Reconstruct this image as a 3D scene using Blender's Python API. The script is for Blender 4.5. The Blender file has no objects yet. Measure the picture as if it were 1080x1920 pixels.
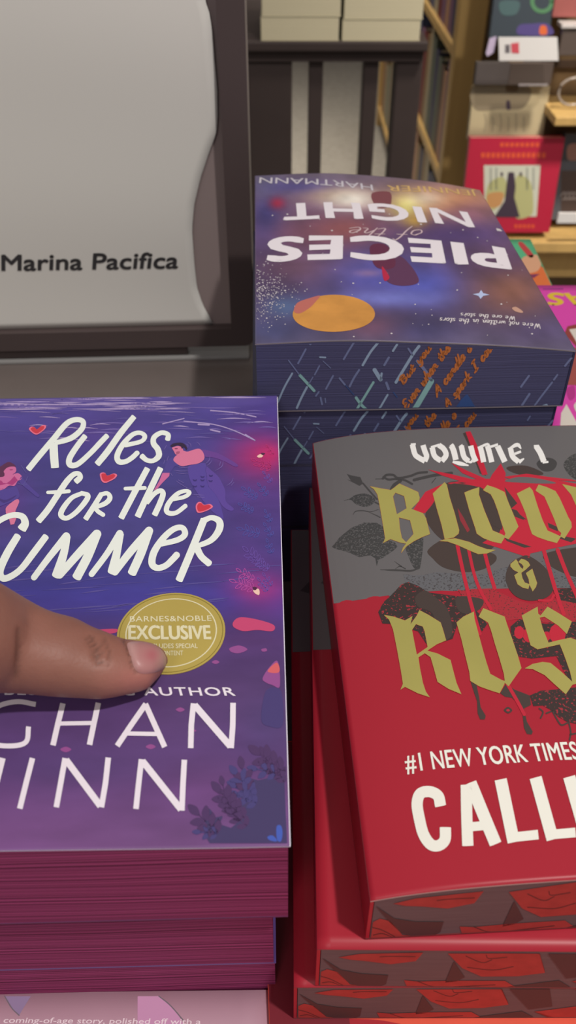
import bpy, bmesh, math, random
import numpy as np
from mathutils import Vector, Matrix, noise as mnoise
from mathutils.geometry import delaunay_2d_cdt
from mathutils.bvhtree import BVHTree

S = bpy.context.scene
COL = S.collection
R = math.radians
CH, PITCH, FPX = 0.3295, 40.5, 1600.0          # eye height over the table, tilt down, focal length in 1080x1920 pixels

# ------------------------------------------------------------------ camera
cam_d = bpy.data.cameras.new('camera')
cam = bpy.data.objects.new('camera', cam_d)
COL.objects.link(cam)
cam.location = (0, 0, CH)
cam.rotation_euler = (R(90 - PITCH), 0, 0)
cam_d.sensor_fit = 'VERTICAL'
cam_d.sensor_height = 36.0
cam_d.lens = FPX / 1920 * 36.0
cam_d.clip_start = 0.01
cam_d.dof.use_dof = True
cam_d.dof.focus_distance = 0.31
cam_d.dof.aperture_fstop = 17.0
S.camera = cam

# ------------------------------------------------------------------ world, lights, exposure
W = bpy.data.worlds.new('store_air')
S.world = W
W.use_nodes = True
bg = W.node_tree.nodes['Background']
bg.inputs[0].default_value = (1.0, 0.93, 0.90, 1)
bg.inputs[1].default_value = 0.255


def area(name, loc, target, sx, sy, power, color=(1, .95, .88), spread=180):
    d = bpy.data.lights.new(name, 'AREA')
    d.shape = 'RECTANGLE'
    d.size, d.size_y, d.energy, d.color = sx, sy, power, color
    d.spread = R(spread)
    o = bpy.data.objects.new(name, d)
    COL.objects.link(o)
    o.location = loc
    o.rotation_euler = (Vector(target) - Vector(loc)).to_track_quat('-Z', 'Y').to_euler()
    return o


area('ceiling_spot_light', (0.64, -.30, 2.05), (0, .2, .05), .09, .09, 27.0, (1, .96, .92))
area('front_fill_light', (-.45, -1.5, 1.9), (0, .4, 0), .5, .5, 9.0, (1, .96, .93))  # unseen fill added to lift the sign and the front page faces
area('back_fill_light', (0.2, 3.1, 2.1), (0.2, 3.0, -.5), 1.6, 1.2, 17.0, (1, .93, .82), 64)  # unseen fill added so the floor and rear shelves get light
area('endcap_fill_light', (.75, .95, 1.6), (.6, 1.75, -.2), .2, .2, 3.8, (1, .93, .82), 50)  # added fill, no lamp seen; brightens the shelf label and oak post
S.view_settings.view_transform = 'Standard'
S.view_settings.look = 'None'
S.view_settings.exposure = 0.0
S.view_settings.gamma = 1.0
S.view_settings.use_curve_mapping = False

# ------------------------------------------------------------------ colours and materials


def lin(c):
    c = np.asarray(c, float) / 255.0
    return np.where(c <= .04045, c / 12.92, ((c + .055) / 1.055) ** 2.4)


def rgba(c, k=1.0):
    v = np.clip(lin(c) * k, 0, 1)
    return (float(v[0]), float(v[1]), float(v[2]), 1.0)


MATS = {}


def mat(name, c=(128, 128, 128), rough=.5, metal=0.0, spec=.4, var=0.0, scale=40.0, bump=0.0, attr=None, k=1.0, coat=0.0, stretch=(1, 1, 1)):
    if name in MATS:
        return MATS[name]
    m = bpy.data.materials.new(name)
    m.use_nodes = True
    nt = m.node_tree
    b = nt.nodes['Principled BSDF']
    b.inputs['Roughness'].default_value = rough
    b.inputs['Metallic'].default_value = metal
    b.inputs['Specular IOR Level'].default_value = spec
    b.inputs['Coat Weight'].default_value = coat
    b.inputs['Coat Roughness'].default_value = .25
    if attr:
        a = nt.nodes.new('ShaderNodeAttribute')
        a.attribute_name = attr
        nt.links.new(a.outputs['Color'], b.inputs['Base Color'])
    else:
        b.inputs['Base Color'].default_value = rgba(c, k)
    if var or bump:
        tc = nt.nodes.new('ShaderNodeTexCoord')
        mp = nt.nodes.new('ShaderNodeMapping')
        mp.inputs['Scale'].default_value = stretch
        n = nt.nodes.new('ShaderNodeTexNoise')
        n.inputs['Scale'].default_value = scale
        n.inputs['Detail'].default_value = 5
        nt.links.new(tc.outputs['Object'], mp.inputs[0])
        nt.links.new(mp.outputs[0], n.inputs['Vector'])
        if var and not attr:
            r = nt.nodes.new('ShaderNodeValToRGB')
            r.color_ramp.elements[0].position, r.color_ramp.elements[1].position = .3, .7
            r.color_ramp.elements[0].color = rgba(c, k * (1 - var))
            r.color_ramp.elements[1].color = rgba(c, k * (1 + var))
            nt.links.new(n.outputs['Fac'], r.inputs[0])
            nt.links.new(r.outputs[0], b.inputs['Base Color'])
        if bump:
            bp = nt.nodes.new('ShaderNodeBump')
            bp.inputs['Strength'].default_value = bump
            bp.inputs['Distance'].default_value = .001
            nt.links.new(n.outputs['Fac'], bp.inputs['Height'])
            nt.links.new(bp.outputs[0], b.inputs['Normal'])
    MATS[name] = m
    return m


def page_mat(name, ca, cb, lines=2600.0, rough=.65, warp=.0012, k=1.0):
    """paper edges: thin horizontal leaves, gently wavy, two tones"""
    m = bpy.data.materials.new(name)
    m.use_nodes = True
    nt = m.node_tree
    N, L = nt.nodes.new, nt.links.new
    b = nt.nodes['Principled BSDF']
    b.inputs['Roughness'].default_value = rough
    b.inputs['Specular IOR Level'].default_value = .25
    tc = N('ShaderNodeTexCoord')
    sep = N('ShaderNodeSeparateXYZ')
    L(tc.outputs['Object'], sep.inputs[0])
    mp = N('ShaderNodeMapping')
    mp.inputs['Scale'].default_value = (14, 14, 60)
    L(tc.outputs['Object'], mp.inputs[0])
    wn = N('ShaderNodeTexNoise')
    wn.inputs['Scale'].default_value = 1.0
    wn.inputs['Detail'].default_value = 1
    L(mp.outputs[0], wn.inputs['Vector'])
    ma = N('ShaderNodeMath')
    ma.operation = 'MULTIPLY_ADD'
    L(wn.outputs['Fac'], ma.inputs[0])
    ma.inputs[1].default_value = warp * 2
    L(sep.outputs['Z'], ma.inputs[2])
    mu = N('ShaderNodeMath')
    mu.operation = 'MULTIPLY'
    L(ma.outputs[0], mu.inputs[0])
    mu.inputs[1].default_value = lines
    n1 = N('ShaderNodeTexNoise')
    n1.noise_dimensions = '1D'
    n1.inputs['Scale'].default_value = 1.0
    n1.inputs['Detail'].default_value = 3
    n1.inputs['Roughness'].default_value = .7
    L(mu.outputs[0], n1.inputs['W'])
    r = N('ShaderNodeValToRGB')
    r.color_ramp.elements[0].position, r.color_ramp.elements[1].position = .34, .68
    r.color_ramp.elements[0].color = rgba(ca, k)
    r.color_ramp.elements[1].color = rgba(cb, k)
    L(n1.outputs['Fac'], r.inputs[0])
    L(r.outputs[0], b.inputs['Base Color'])
    bp = N('ShaderNodeBump')
    bp.inputs['Strength'].default_value = .35
    bp.inputs['Distance'].default_value = .0006
    L(n1.outputs['Fac'], bp.inputs['Height'])
    L(bp.outputs[0], b.inputs['Normal'])
    return m


def speckle_mat(name, ca, cb, scale=900.0, cut=.5, rough=.4, k=1.0):
    """an engraved print: specks of one ink in another"""
    m = bpy.data.materials.new(name)
    m.use_nodes = True
    nt = m.node_tree
    N, L = nt.nodes.new, nt.links.new
    b = nt.nodes['Principled BSDF']
    b.inputs['Roughness'].default_value = rough
    tc = N('ShaderNodeTexCoord')
    n = N('ShaderNodeTexNoise')
    n.inputs['Scale'].default_value = scale
    n.inputs['Detail'].default_value = 2
    L(tc.outputs['Object'], n.inputs['Vector'])
    r = N('ShaderNodeValToRGB')
    r.color_ramp.elements[0].position, r.color_ramp.elements[1].position = cut - .02, cut + .03
    r.color_ramp.elements[0].color = rgba(ca, k)
    r.color_ramp.elements[1].color = rgba(cb, k)
    L(n.outputs['Fac'], r.inputs[0])
    L(r.outputs[0], b.inputs['Base Color'])
    return m


# ------------------------------------------------------------------ object helpers


def obj(name, verts, faces, mats, parent=None, fm=None, smooth=False):
    me = bpy.data.meshes.new(name)
    me.from_pydata([tuple(v) for v in verts], [], [tuple(f) for f in faces])
    for m in (mats if isinstance(mats, (list, tuple)) else [mats]):
        me.materials.append(m)
    if fm is not None:
        me.polygons.foreach_set('material_index', list(fm))
    if smooth:
        me.polygons.foreach_set('use_smooth', [True] * len(me.polygons))
    me.update()
    o = bpy.data.objects.new(name, me)
    COL.objects.link(o)
    if parent:
        o.parent = parent
    return o


def tag(o, label, cat, group=None):
    o['label'] = label
    o['category'] = cat
    if group:
        o['group'] = group
    return o


def thing(name, label, cat, loc=(0, 0, 0), rz=0.0, group=None, rx=0.0):
    o = bpy.data.objects.new(name, None)
    o.empty_display_size = .02
    COL.objects.link(o)
    o.location = loc
    o.rotation_euler = (rx, 0, rz)
    return tag(o, label, cat, group)


class MB:
    """collects boxes, lofts and tubes into one mesh"""

    def __init__(s):
        s.bm = bmesh.new()

    def box(s, x0, x1, y0, y1, z0, z1, bev=0.0):
        r = bmesh.ops.create_cube(s.bm, size=1)
        vs = r['verts']
        for v in vs:
            v.co = Vector((x0 + (v.co.x + .5) * (x1 - x0), y0 + (v.co.y + .5) * (y1 - y0), z0 + (v.co.z + .5) * (z1 - z0)))
        if bev:
            es = list({e for v in vs for e in v.link_edges})
            bmesh.ops.bevel(s.bm, geom=es, offset=bev, segments=2, affect='EDGES', profile=.5)
        return s

    def tube(s, pts, rad, n=8, closed=False):
        pts = [Vector(p) for p in pts]
        m = len(pts)
        rings = []
        for i, p in enumerate(pts):
            a = pts[(i - 1) % m] if (i or closed) else p
            b = pts[(i + 1) % m] if (i < m - 1 or closed) else p
            t = (b - a).normalized()
            u = t.orthogonal().normalized() if abs(t.z) > .95 else t.cross(Vector((0, 0, 1))).normalized()
            w = t.cross(u)
            rr = rad[i] if isinstance(rad, (list, tuple)) else rad
            rings.append([s.bm.verts.new(p + (u * math.cos(k * 2 * math.pi / n) + w * math.sin(k * 2 * math.pi / n)) * rr) for k in range(n)])
        for i in range(m if closed else m - 1):
            A, B = rings[i], rings[(i + 1) % m]
            for k in range(n):
                s.bm.faces.new((A[k], A[(k + 1) % n], B[(k + 1) % n], B[k]))
        if not closed:
            s.bm.faces.new(rings[0][::-1])
            s.bm.faces.new(rings[-1])
        return s

    def build(s, name, m, parent=None, smooth=False):
        bmesh.ops.recalc_face_normals(s.bm, faces=s.bm.faces)
        me = bpy.data.meshes.new(name)
        s.bm.to_mesh(me)
        s.bm.free()
        me.materials.append(m)
        if smooth:
            me.polygons.foreach_set('use_smooth', [True] * len(me.polygons))
        o = bpy.data.objects.new(name, me)
        COL.objects.link(o)
        if parent:
            o.parent = parent
        return o


def struct(o):
    o['kind'] = 'structure'
    return o


# ------------------------------------------------------------------ photograph pixel -> place in the world
cp, sp = math.cos(R(PITCH)), math.sin(R(PITCH))
FWD, UP, RT = Vector((0, cp, -sp)), Vector((0, sp, cp)), Vector((1, 0, 0))
EYE = Vector((0, 0, CH))


def ray(px, py):
    return (FWD + RT * ((px - 540) / FPX) + UP * ((960 - py) / FPX)).normalized()


def on_z(px, py, z):
    d = ray(px, py)
    return EYE + d * ((z - CH) / d.z)


def on_y(px, py, y):
    d = ray(px, py)
    return EYE + d * (y / d.y)


def proj(P):
    P = np.asarray(P, float) - np.array(EYE)
    zc = P @ np.array(FWD)
    return 540 + FPX * (P @ np.array(RT)) / zc, 960 - FPX * (P @ np.array(UP)) / zc


# ------------------------------------------------------------------ printing on surfaces
def catmull(pts, n=8, closed=False):
    P = [np.array(p, float) for p in pts]
    m = len(P)
    if m < 3 and not closed:
        return [P[0] + (P[1] - P[0]) * i / n for i in range(n + 1)]
    out = []
    for i in range(m if closed else m - 1):
        p1, p2 = P[i], P[(i + 1) % m]
        p0 = P[i - 1] if (i or closed) else 2 * p1 - p2
        p3 = P[(i + 2) % m] if (i + 2 < m or closed) else 2 * p2 - p1
        for k in range(n):
            t = k / n
            out.append(.5 * (2 * p1 + (p2 - p0) * t + (2 * p0 - 5 * p1 + 4 * p2 - p3) * t * t + (3 * p1 - p0 - 3 * p2 + p3) * t ** 3))
    if not closed:
        out.append(P[-1])
    return out


def inside(pt, loops, nonzero):
    x, y = pt
    wn = 0
    for L in loops:
        n = len(L)
        for i in range(n):
            x0, y0 = L[i]
            x1, y1 = L[(i + 1) % n]
            if (y0 <= y) != (y1 <= y):
                xc = x0 + (y - y0) * (x1 - x0) / (y1 - y0)
                if xc > x:
                    wn += 1 if y1 > y0 else -1
    return wn != 0 if nonzero else wn % 2 == 1


class Surf:
    """a printable face of a thing; coordinates (a, b) on it map to local points"""

    def __init__(s, root, kind, zf=None, y0=0.0, d=0.21):
        s.M = Matrix.Translation(root.location) @ root.rotation_euler.to_matrix().to_4x4()
        s.Mi = s.M.inverted()
        s.kind, s.zf, s.y0 = kind, zf, y0

    def uv(s, px, py):
        o = s.Mi @ EYE
        d = s.Mi.to_3x3() @ ray(px, py)
        if s.kind == 'front':
            p = o + d * ((s.y0 - o.y) / d.y)
            return (p.x, p.z)
        z = s.zf(0.0, 0.0)
        for _ in range(8):
            p = o + d * ((z - o.z) / d.z)
            z = s.zf(p.x, p.y)
        return (p.x, p.y)

    def pos(s, a, b, off):
        if s.kind == 'front':
            return (a, s.y0 - off, b)
        return (a, b, s.zf(a, b) + off)


class Print:
    def __init__(s, surf, base=.00006, clip=None):
        s.sf, s.base, s.clip = surf, base, clip
        s.v, s.f, s.m, s.mats = [], [], [], []

    def _mi(s, m):
        if m not in s.mats:
            s.mats.append(m)
        return s.mats.index(m)

    def _add(s, ab, faces, m, layer):
        i0 = len(s.v)
        off = s.base + layer * .000022
        if s.clip:
            x0, x1, y0, y1 = s.clip
            ab = [(min(max(a, x0), x1), min(max(b, y0), y1)) for a, b in ab]
        s.v += [s.sf.pos(a, b, off) for a, b in ab]
        mi = s._mi(m)
        for f in faces:
            s.f.append([i0 + i for i in f])
            s.m.append(mi)

    def fill_ab(s, loops, m, layer=1, nonzero=True, grid=.0035):
        sc = 1000.0
        loops = [[(float(a) * sc, float(b) * sc) for a, b in L] for L in loops]
        vs, es = [], []
        for L in loops:
            i0 = len(vs)
            vs += [Vector(p) for p in L]
            es += [(i0 + i, i0 + (i + 1) % len(L)) for i in range(len(L))]
        xs, ys = [v.x for v in vs], [v.y for v in vs]
        g = grid * sc
        if (max(xs) - min(xs)) > g and (max(ys) - min(ys)) > .3 * g:
            x = min(xs) + g * .5
            while x < max(xs):
                y = min(ys) + g * .5
                while y < max(ys):
                    if inside((x, y), loops, nonzero):
                        vs.append(Vector((x, y)))
                    y += g
                x += g
        r = delaunay_2d_cdt(vs, es, [], 0, 1e-4)
        V, F = r[0], r[2]
        keep = []
        for f in F:
            c = sum((V[i] for i in f), Vector((0, 0))) / len(f)
            if inside((c.x, c.y), loops, nonzero):
                # face up (counter-clockwise)
                a, b, d = V[f[0]], V[f[1]], V[f[2]]
                ccw = (b - a).cross(d - a) > 0 if hasattr(a, 'cross') else True
                keep.append(list(f) if ccw else list(f)[::-1])
        s._add([(v.x / sc, v.y / sc) for v in V], keep, m, layer)

    def fill(s, loops, m, layer=1, nonzero=True, T=(0, 0, 1), smooth=False):
        if not isinstance(loops[0][0], (tuple, list, np.ndarray)):
            loops = [loops]
        out = []
        for L in loops:
            if smooth:
                L = catmull(L, 5, True)
            out.append([s.sf.uv(T[0] + x / T[2], T[1] + y / T[2]) for x, y in L])
        s.fill_ab(out, m, layer, nonzero)

    def stroke_ab(s, pts, w, m, layer=1, caps=True, up=None):
        """pts in surface metres, w half width list"""
        P = [np.array(p, float) for p in pts]
        n = len(P)
        ab, faces = [], []
        for i in range(n):
            t = P[min(i + 1, n - 1)] - P[max(i - 1, 0)]
            t = t / (np.linalg.norm(t) + 1e-12)
            nn = np.array((-t[1], t[0]))
            ab += [P[i] + nn * w[i], P[i] - nn * w[i]]
            if i:
                k = 2 * i
                faces.append((k - 2, k - 1, k + 1, k))
        if caps:
            for i, sg in ((0, -1), (n - 1, 1)):
                t = P[min(i + 1, n - 1)] - P[max(i - 1, 0)]
                t = t / (np.linalg.norm(t) + 1e-12) * sg
                nn = np.array((-t[1], t[0]))
                c = len(ab)
                ab.append(P[i])
                for k in range(9):
                    a = -math.pi / 2 + math.pi * k / 8
                    ab.append(P[i] + (t * math.cos(a) * caps + nn * math.sin(a)) * w[i])
                for k in range(8):
                    faces.append((c, c + 1 + k, c + 2 + k))
        s._add([tuple(p) for p in ab], faces, m, layer)

    def stroke(s, pts, w, m, layer=1, T=(0, 0, 1), caps=1.0, smooth=True, n=8):
        """pts and full widths w in crop pixels; perspective taken from the surface itself"""
        if not isinstance(w, (list, tuple)):
            w = [w] * len(pts)
        P3 = [(x, y, ww) for (x, y), ww in zip(pts, w)]
        Q = catmull(P3, n) if smooth else [np.array(p, float) for p in P3]
        # outline in photo pixels, then onto the surface
        P = [np.array((T[0] + q[0] / T[2], T[1] + q[1] / T[2])) for q in Q]
        H = [max(q[2], .2) / T[2] / 2 for q in Q]
        nP = len(P)
        px, faces = [], []
        for i in range(nP):
            t = P[min(i + 1, nP - 1)] - P[max(i - 1, 0)]
            t = t / (np.linalg.norm(t) + 1e-9)
            nn = np.array((t[1], -t[0]))
            px += [P[i] + nn * H[i], P[i] - nn * H[i]]
            if i:
                k = 2 * i
                faces.append((k - 2, k - 1, k + 1, k))
        if caps:
            for i, sg in ((0, -1), (nP - 1, 1)):
                t = P[min(i + 1, nP - 1)] - P[max(i - 1, 0)]
                t = t / (np.linalg.norm(t) + 1e-9) * sg
                nn = np.array((t[1], -t[0]))
                c = len(px)
                px.append(P[i])
                for k in range(9):
                    a = -math.pi / 2 + math.pi * k / 8
                    px.append(P[i] + (t * math.cos(a) * caps + nn * math.sin(a)) * H[i])
                for k in range(8):
                    faces.append((c, c + 1 + k, c + 2 + k))
        s._add([s.sf.uv(*p) for p in px], faces, m, layer)

    def stroke_fill(s, pts, w, m, layer=1, T=(0, 0, 1), caps=1.0, n=8):
        if not isinstance(w, (list, tuple)):
            w = [w] * len(pts)
        Q = catmull([(x, y, ww) for (x, y), ww in zip(pts, w)], n)
        P = [np.array((q[0], q[1])) for q in Q]
        H = [q[2] / 2 for q in Q]
        lft, rgt = [], []
        nP = len(P)
        for i in range(nP):
            t = P[min(i + 1, nP - 1)] - P[max(i - 1, 0)]
            t = t / (np.linalg.norm(t) + 1e-9)
            nn = np.array((t[1], -t[0]))
            lft.append(P[i] + nn * H[i])
            rgt.append(P[i] - nn * H[i])

        def cap(i, t, nn):
            return [P[i] + (t * math.cos(a) * caps + nn * math.sin(a)) * H[i] for a in np.linspace(math.pi / 2, -math.pi / 2, 9)[1:-1]]
        t1 = P[-1] - P[-2]
        t1 = t1 / np.linalg.norm(t1)
        t0 = P[0] - P[1]
        t0 = t0 / np.linalg.norm(t0)
        loop = lft + cap(nP - 1, t1, np.array((t1[1], -t1[0]))) + rgt[::-1] + cap(0, t0, np.array((t0[1], -t0[0])))
        s.fill([[tuple(q) for q in loop]], m, layer, True, T)

    def text(s, string, A, B, C, m, layer=2, bold=0.0, px=True, slant=0.0, space=1.0):
        """baseline start A, baseline end B, cap top above A: C"""
        if px:
            A, B, C = s.sf.uv(*A), s.sf.uv(*B), s.sf.uv(*C)
        A, B, C = np.array(A), np.array(B), np.array(C)
        vs, loops = text_loops(string, 0.0, space)
        x0, x1 = min(v[0] for v in vs), max(v[0] for v in vs)
        cap = .727
        out = []
        for L in loops:
            out.append([tuple(A + (vs[i][0] - x0 + slant * vs[i][1]) / (x1 - x0) * (B - A) + vs[i][1] / cap * (C - A)) for i in L])
        s.fill_ab(out, m, layer, nonzero=False, grid=.006)
        if bold:
            hx_, hy_ = np.linalg.norm(B - A) / (x1 - x0) * bold, np.linalg.norm(C - A) / cap * bold
            hwid = min(hx_, hy_) * .6 + max(hx_, hy_) * .2
            for L in out:
                s.stroke_ab(L + [L[0]], [hwid] * (len(L) + 1), m, layer + .3, caps=True)

    def script(s, string, A, B, C, w, m, layer=2, px=True, slant=.3):
        if px:
            A, B, C = s.sf.uv(*A), s.sf.uv(*B), s.sf.uv(*C)
        A, B, C = np.array(A), np.array(B), np.array(C)
        x, strokes = 0.0, []
        for ch in string:
            adv, gl = SCRIPT.get(ch, (.35, []))
            for g in gl:
                strokes.append([(x + p[0] + slant * p[1], p[1]) for p in g])
            x += adv
        for g in strokes:
            pts = [A + q[0] / x * (B - A) + q[1] * (C - A) for q in catmull(g, 5)]
            n = len(pts)
            s.stroke_ab(pts, [w * (.65 + .35 * math.sin(math.pi * i / max(n - 1, 1))) for i in range(n)], m, layer)

    def build(s, name, parent):
        o = obj(name, s.v, s.f, s.mats, parent, s.m)
        return o


_TC = {}


def text_loops(string, bold, space=1.0):
    key = (string, bold, space)
    if key in _TC:
        return _TC[key]
    c = bpy.data.curves.new('tmp_text', 'FONT')
    c.body = string
    c.size = 1.0
    c.offset = bold
    c.resolution_u = 4
    c.space_character = space
    o = bpy.data.objects.new('tmp_text', c)
    COL.objects.link(o)
    me = o.to_mesh()
    vs = [(v.co.x, v.co.y) for v in me.vertices]
    # weld
    idx, uniq = {}, []
    mp = []
    for v in vs:
        k = (round(v[0], 5), round(v[1], 5))
        if k not in idx:
            idx[k] = len(uniq)
            uniq.append(v)
        mp.append(idx[k])
    cnt = {}
    for p in me.polygons:
        ids = [mp[i] for i in p.vertices]
        for i in range(len(ids)):
            a, b = ids[i], ids[(i + 1) % len(ids)]
            if a != b:
                cnt[(a, b)] = cnt.get((a, b), 0) + 1
    bd = {}
    for (a, b) in cnt:
        if (b, a) not in cnt:
            bd.setdefault(a, []).append(b)
    loops = []
    while bd:
        st = next(iter(bd))
        L, cur = [], st
        while cur in bd:
            L.append(cur)
            nx = bd[cur].pop()
            if not bd[cur]:
                del bd[cur]
            cur = nx
            if cur == st:
                break
        if len(L) > 2:
            loops.append(L)
    o.to_mesh_clear()
    bpy.data.objects.remove(o)
    bpy.data.curves.remove(c)
    _TC[key] = (uniq, loops)
    return _TC[key]


SCRIPT = {
    'A': (.72, [[(-.05, 0), (.2, .5), (.42, 1.0)], [(.42, 1.0), (.5, .5), (.52, 0)], [(.12, .36), (.55, .4)]]),
    'B': (.7, [[(.15, .95), (.12, .5), (.08, 0)], [(-.05, .8), (.2, 1.0), (.48, .85), (.4, .6), (.2, .52), (.5, .4), (.5, .12), (.25, -.02), (.05, .1)]]),
    'E': (.66, [[(.55, .85), (.35, 1.0), (.12, .85), (.15, .6), (.35, .52), (.08, .4), (.02, .15), (.2, 0), (.5, .15)]]),
    'I': (.62, [[(.08, .95), (.5, 1.0)], [(.3, .97), (.22, .02)], [(-.02, 0), (.45, .05)]]),
    'W': (.95, [[(.05, .95), (.12, .4), (.2, 0), (.4, .7), (.45, .5), (.5, 0), (.7, .5), (.8, 1.0)]]),
    'a': (.52, [[(.4, .42), (.2, .5), (.04, .22), (.14, 0), (.32, .15), (.42, .46)], [(.42, .46), (.38, .1), (.52, .08)]]),
    'c': (.42, [[(.36, .4), (.2, .5), (.03, .22), (.15, 0), (.4, .12)]]),
    'd': (.54, [[(.38, .42), (.2, .48), (.04, .2), (.14, 0), (.32, .15), (.42, .5)], [(.46, 1.0), (.38, .3), (.4, .03), (.54, .1)]]),
    'e': (.44, [[(.05, .22), (.3, .3), (.32, .46), (.18, .5), (.03, .22), (.14, 0), (.42, .12)]]),
    'f': (.36, [[(.42, .9), (.3, 1.0), (.2, .7), (.12, .1), (.02, -.3)], [(.02, .48), (.38, .5)]]),
    'h': (.54, [[(.18, 1.0), (.1, .5), (.03, 0)], [(.06, .2), (.25, .48), (.36, .42), (.33, .1), (.5, .06)]]),
    'i': (.28, [[(.1, .48), (.06, .12), (.12, 0), (.28, .1)], [(.14, .68), (.15, .72)]]),
    'k': (.52, [[(.18, 1.0), (.1, .5), (.03, 0)], [(.38, .5), (.1, .24), (.3, .12), (.46, .0)]]),
    'l': (.28, [[(.2, 1.0), (.08, .3), (.08, .02), (.26, .1)]]),
    'm': (.75, [[(.08, .48), (.03, 0)], [(.05, .2), (.2, .48), (.3, .4), (.26, 0)], [(.28, .2), (.45, .48), (.54, .4), (.5, .06), (.7, .1)]]),
    'n': (.54, [[(.08, .48), (.03, 0)], [(.05, .2), (.22, .48), (.36, .42), (.33, .1), (.5, .06)]]),
    'o': (.46, [[(.22, .48), (.04, .25), (.12, 0), (.34, .1), (.36, .4), (.2, .5), (.12, .4)]]),
    'p': (.52, [[(.1, .5), (.04, 0), (-.04, -.42)], [(.06, .2), (.24, .5), (.4, .38), (.32, .06), (.08, .05)]]),
    'r': (.4, [[(.08, .48), (.03, 0)], [(.06, .25), (.2, .46), (.36, .44)]]),
    's': (.4, [[(.32, .42), (.18, .5), (.1, .36), (.26, .2), (.2, 0), (.02, .06)]]),
    't': (.36, [[(.2, .85), (.1, .3), (.12, .02), (.34, .1)], [(.0, .52), (.34, .56)]]),
    'u': (.54, [[(.08, .48), (.03, .15), (.14, 0), (.34, .2), (.4, .48)], [(.4, .48), (.37, .08), (.52, .06)]]),
    'v': (.46, [[(.04, .46), (.12, .1), (.18, 0), (.36, .35), (.36, .5)]]),
    'w': (.66, [[(.04, .46), (.08, .05), (.18, .02), (.3, .4), (.32, .05), (.44, .05), (.55, .35), (.54, .5)]]),
    'y': (.52, [[(.06, .48), (.08, .1), (.2, .05), (.38, .3), (.42, .5)], [(.42, .5), (.3, -.2), (.1, -.4), (.0, -.25)]]),
    "'": (.16, [[(.1, .95), (.08, .8)]]),
    ',': (.2, [[(.06, .06), (.02, -.14)]]),
    ' ': (.42, []),
}

# ------------------------------------------------------------------ books
EDGE_WHITE = mat('cover_edge_paper', (214, 205, 222), .6, k=.9)


def grid_slab(name, x0, x1, y0, y1, ztop, zbot, nx, ny, mats, parent, paint=None, M=None, smooth=True, edge_only=False):
    """a slab between two height functions; material 0 top/bottom, 1 edges"""
    xs, ys = np.linspace(x0, x1, nx), np.linspace(y0, y1, ny)
    X, Y = np.meshgrid(xs, ys)
    zt = np.vectorize(ztop)(X, Y).astype(float)
    zb = np.vectorize(zbot)(X, Y).astype(float)
    top = np.stack([X, Y, zt], -1).reshape(-1, 3)
    bot = np.stack([X, Y, zb], -1).reshape(-1, 3)
    n = nx * ny
    faces, fm = [], []
    for j in range(ny - 1):
        for i in range(nx - 1):
            a = j * nx + i
            faces.append((a, a + 1, a + nx + 1, a + nx))
            fm.append(0)
            faces.append((n + a, n + a + nx, n + a + nx + 1, n + a + 1))
            fm.append(0)
    for i in range(nx - 1):
        faces.append((i, n + i, n + i + 1, i + 1))
        a = (ny - 1) * nx + i
        faces.append((a, a + 1, n + a + 1, n + a))
        fm += [1, 1]
    for j in range(ny - 1):
        a = j * nx
        faces.append((a, a + nx, n + a + nx, n + a))
        b = a + nx - 1
        faces.append((b, n + b, n + b + nx, b + nx))
        fm += [1, 1]
    V = np.concatenate([top, bot])
    if len(mats) == 1:
        fm = [0] * len(fm)
    o = obj(name, V, faces, mats, parent, fm)
    if smooth:
        o.data.polygons.foreach_set('use_smooth', [m == 0 for m in fm] if len(mats) > 1 else [False] * len(fm))
    if paint is not None:
        Wd = (np.array(M.to_3x3()) @ V.T).T + np.array(M.translation)
        px, py = proj(Wd)
        c = lin(np.clip(paint(px, py, V[:, 0], V[:, 1]), 0, 255))
        at = o.data.color_attributes.new('Art', 'FLOAT_COLOR', 'POINT')
        at.data.foreach_set('color', np.concatenate([c, np.ones((len(c), 1))], 1).astype(np.float32).ravel())
    return o


def near_place(px, py, z, side, yaw, w, d):
    """centre of a w x d rectangle whose near-left / near-right corner is seen at (px, py) at height z"""
    p = on_z(px, py, z)
    return rect_from(p.x, p.y, side, yaw, w, d)


def rect_from(x, y, side, yaw, w, d):
    ux = Vector((math.cos(yaw), math.sin(yaw)))
    uy = Vector((-math.sin(yaw), math.cos(yaw)))
    c = Vector((x, y)) + ux * (w / 2 if side == 'left' else -w / 2) + uy * d / 2
    return c.x, c.y


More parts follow.
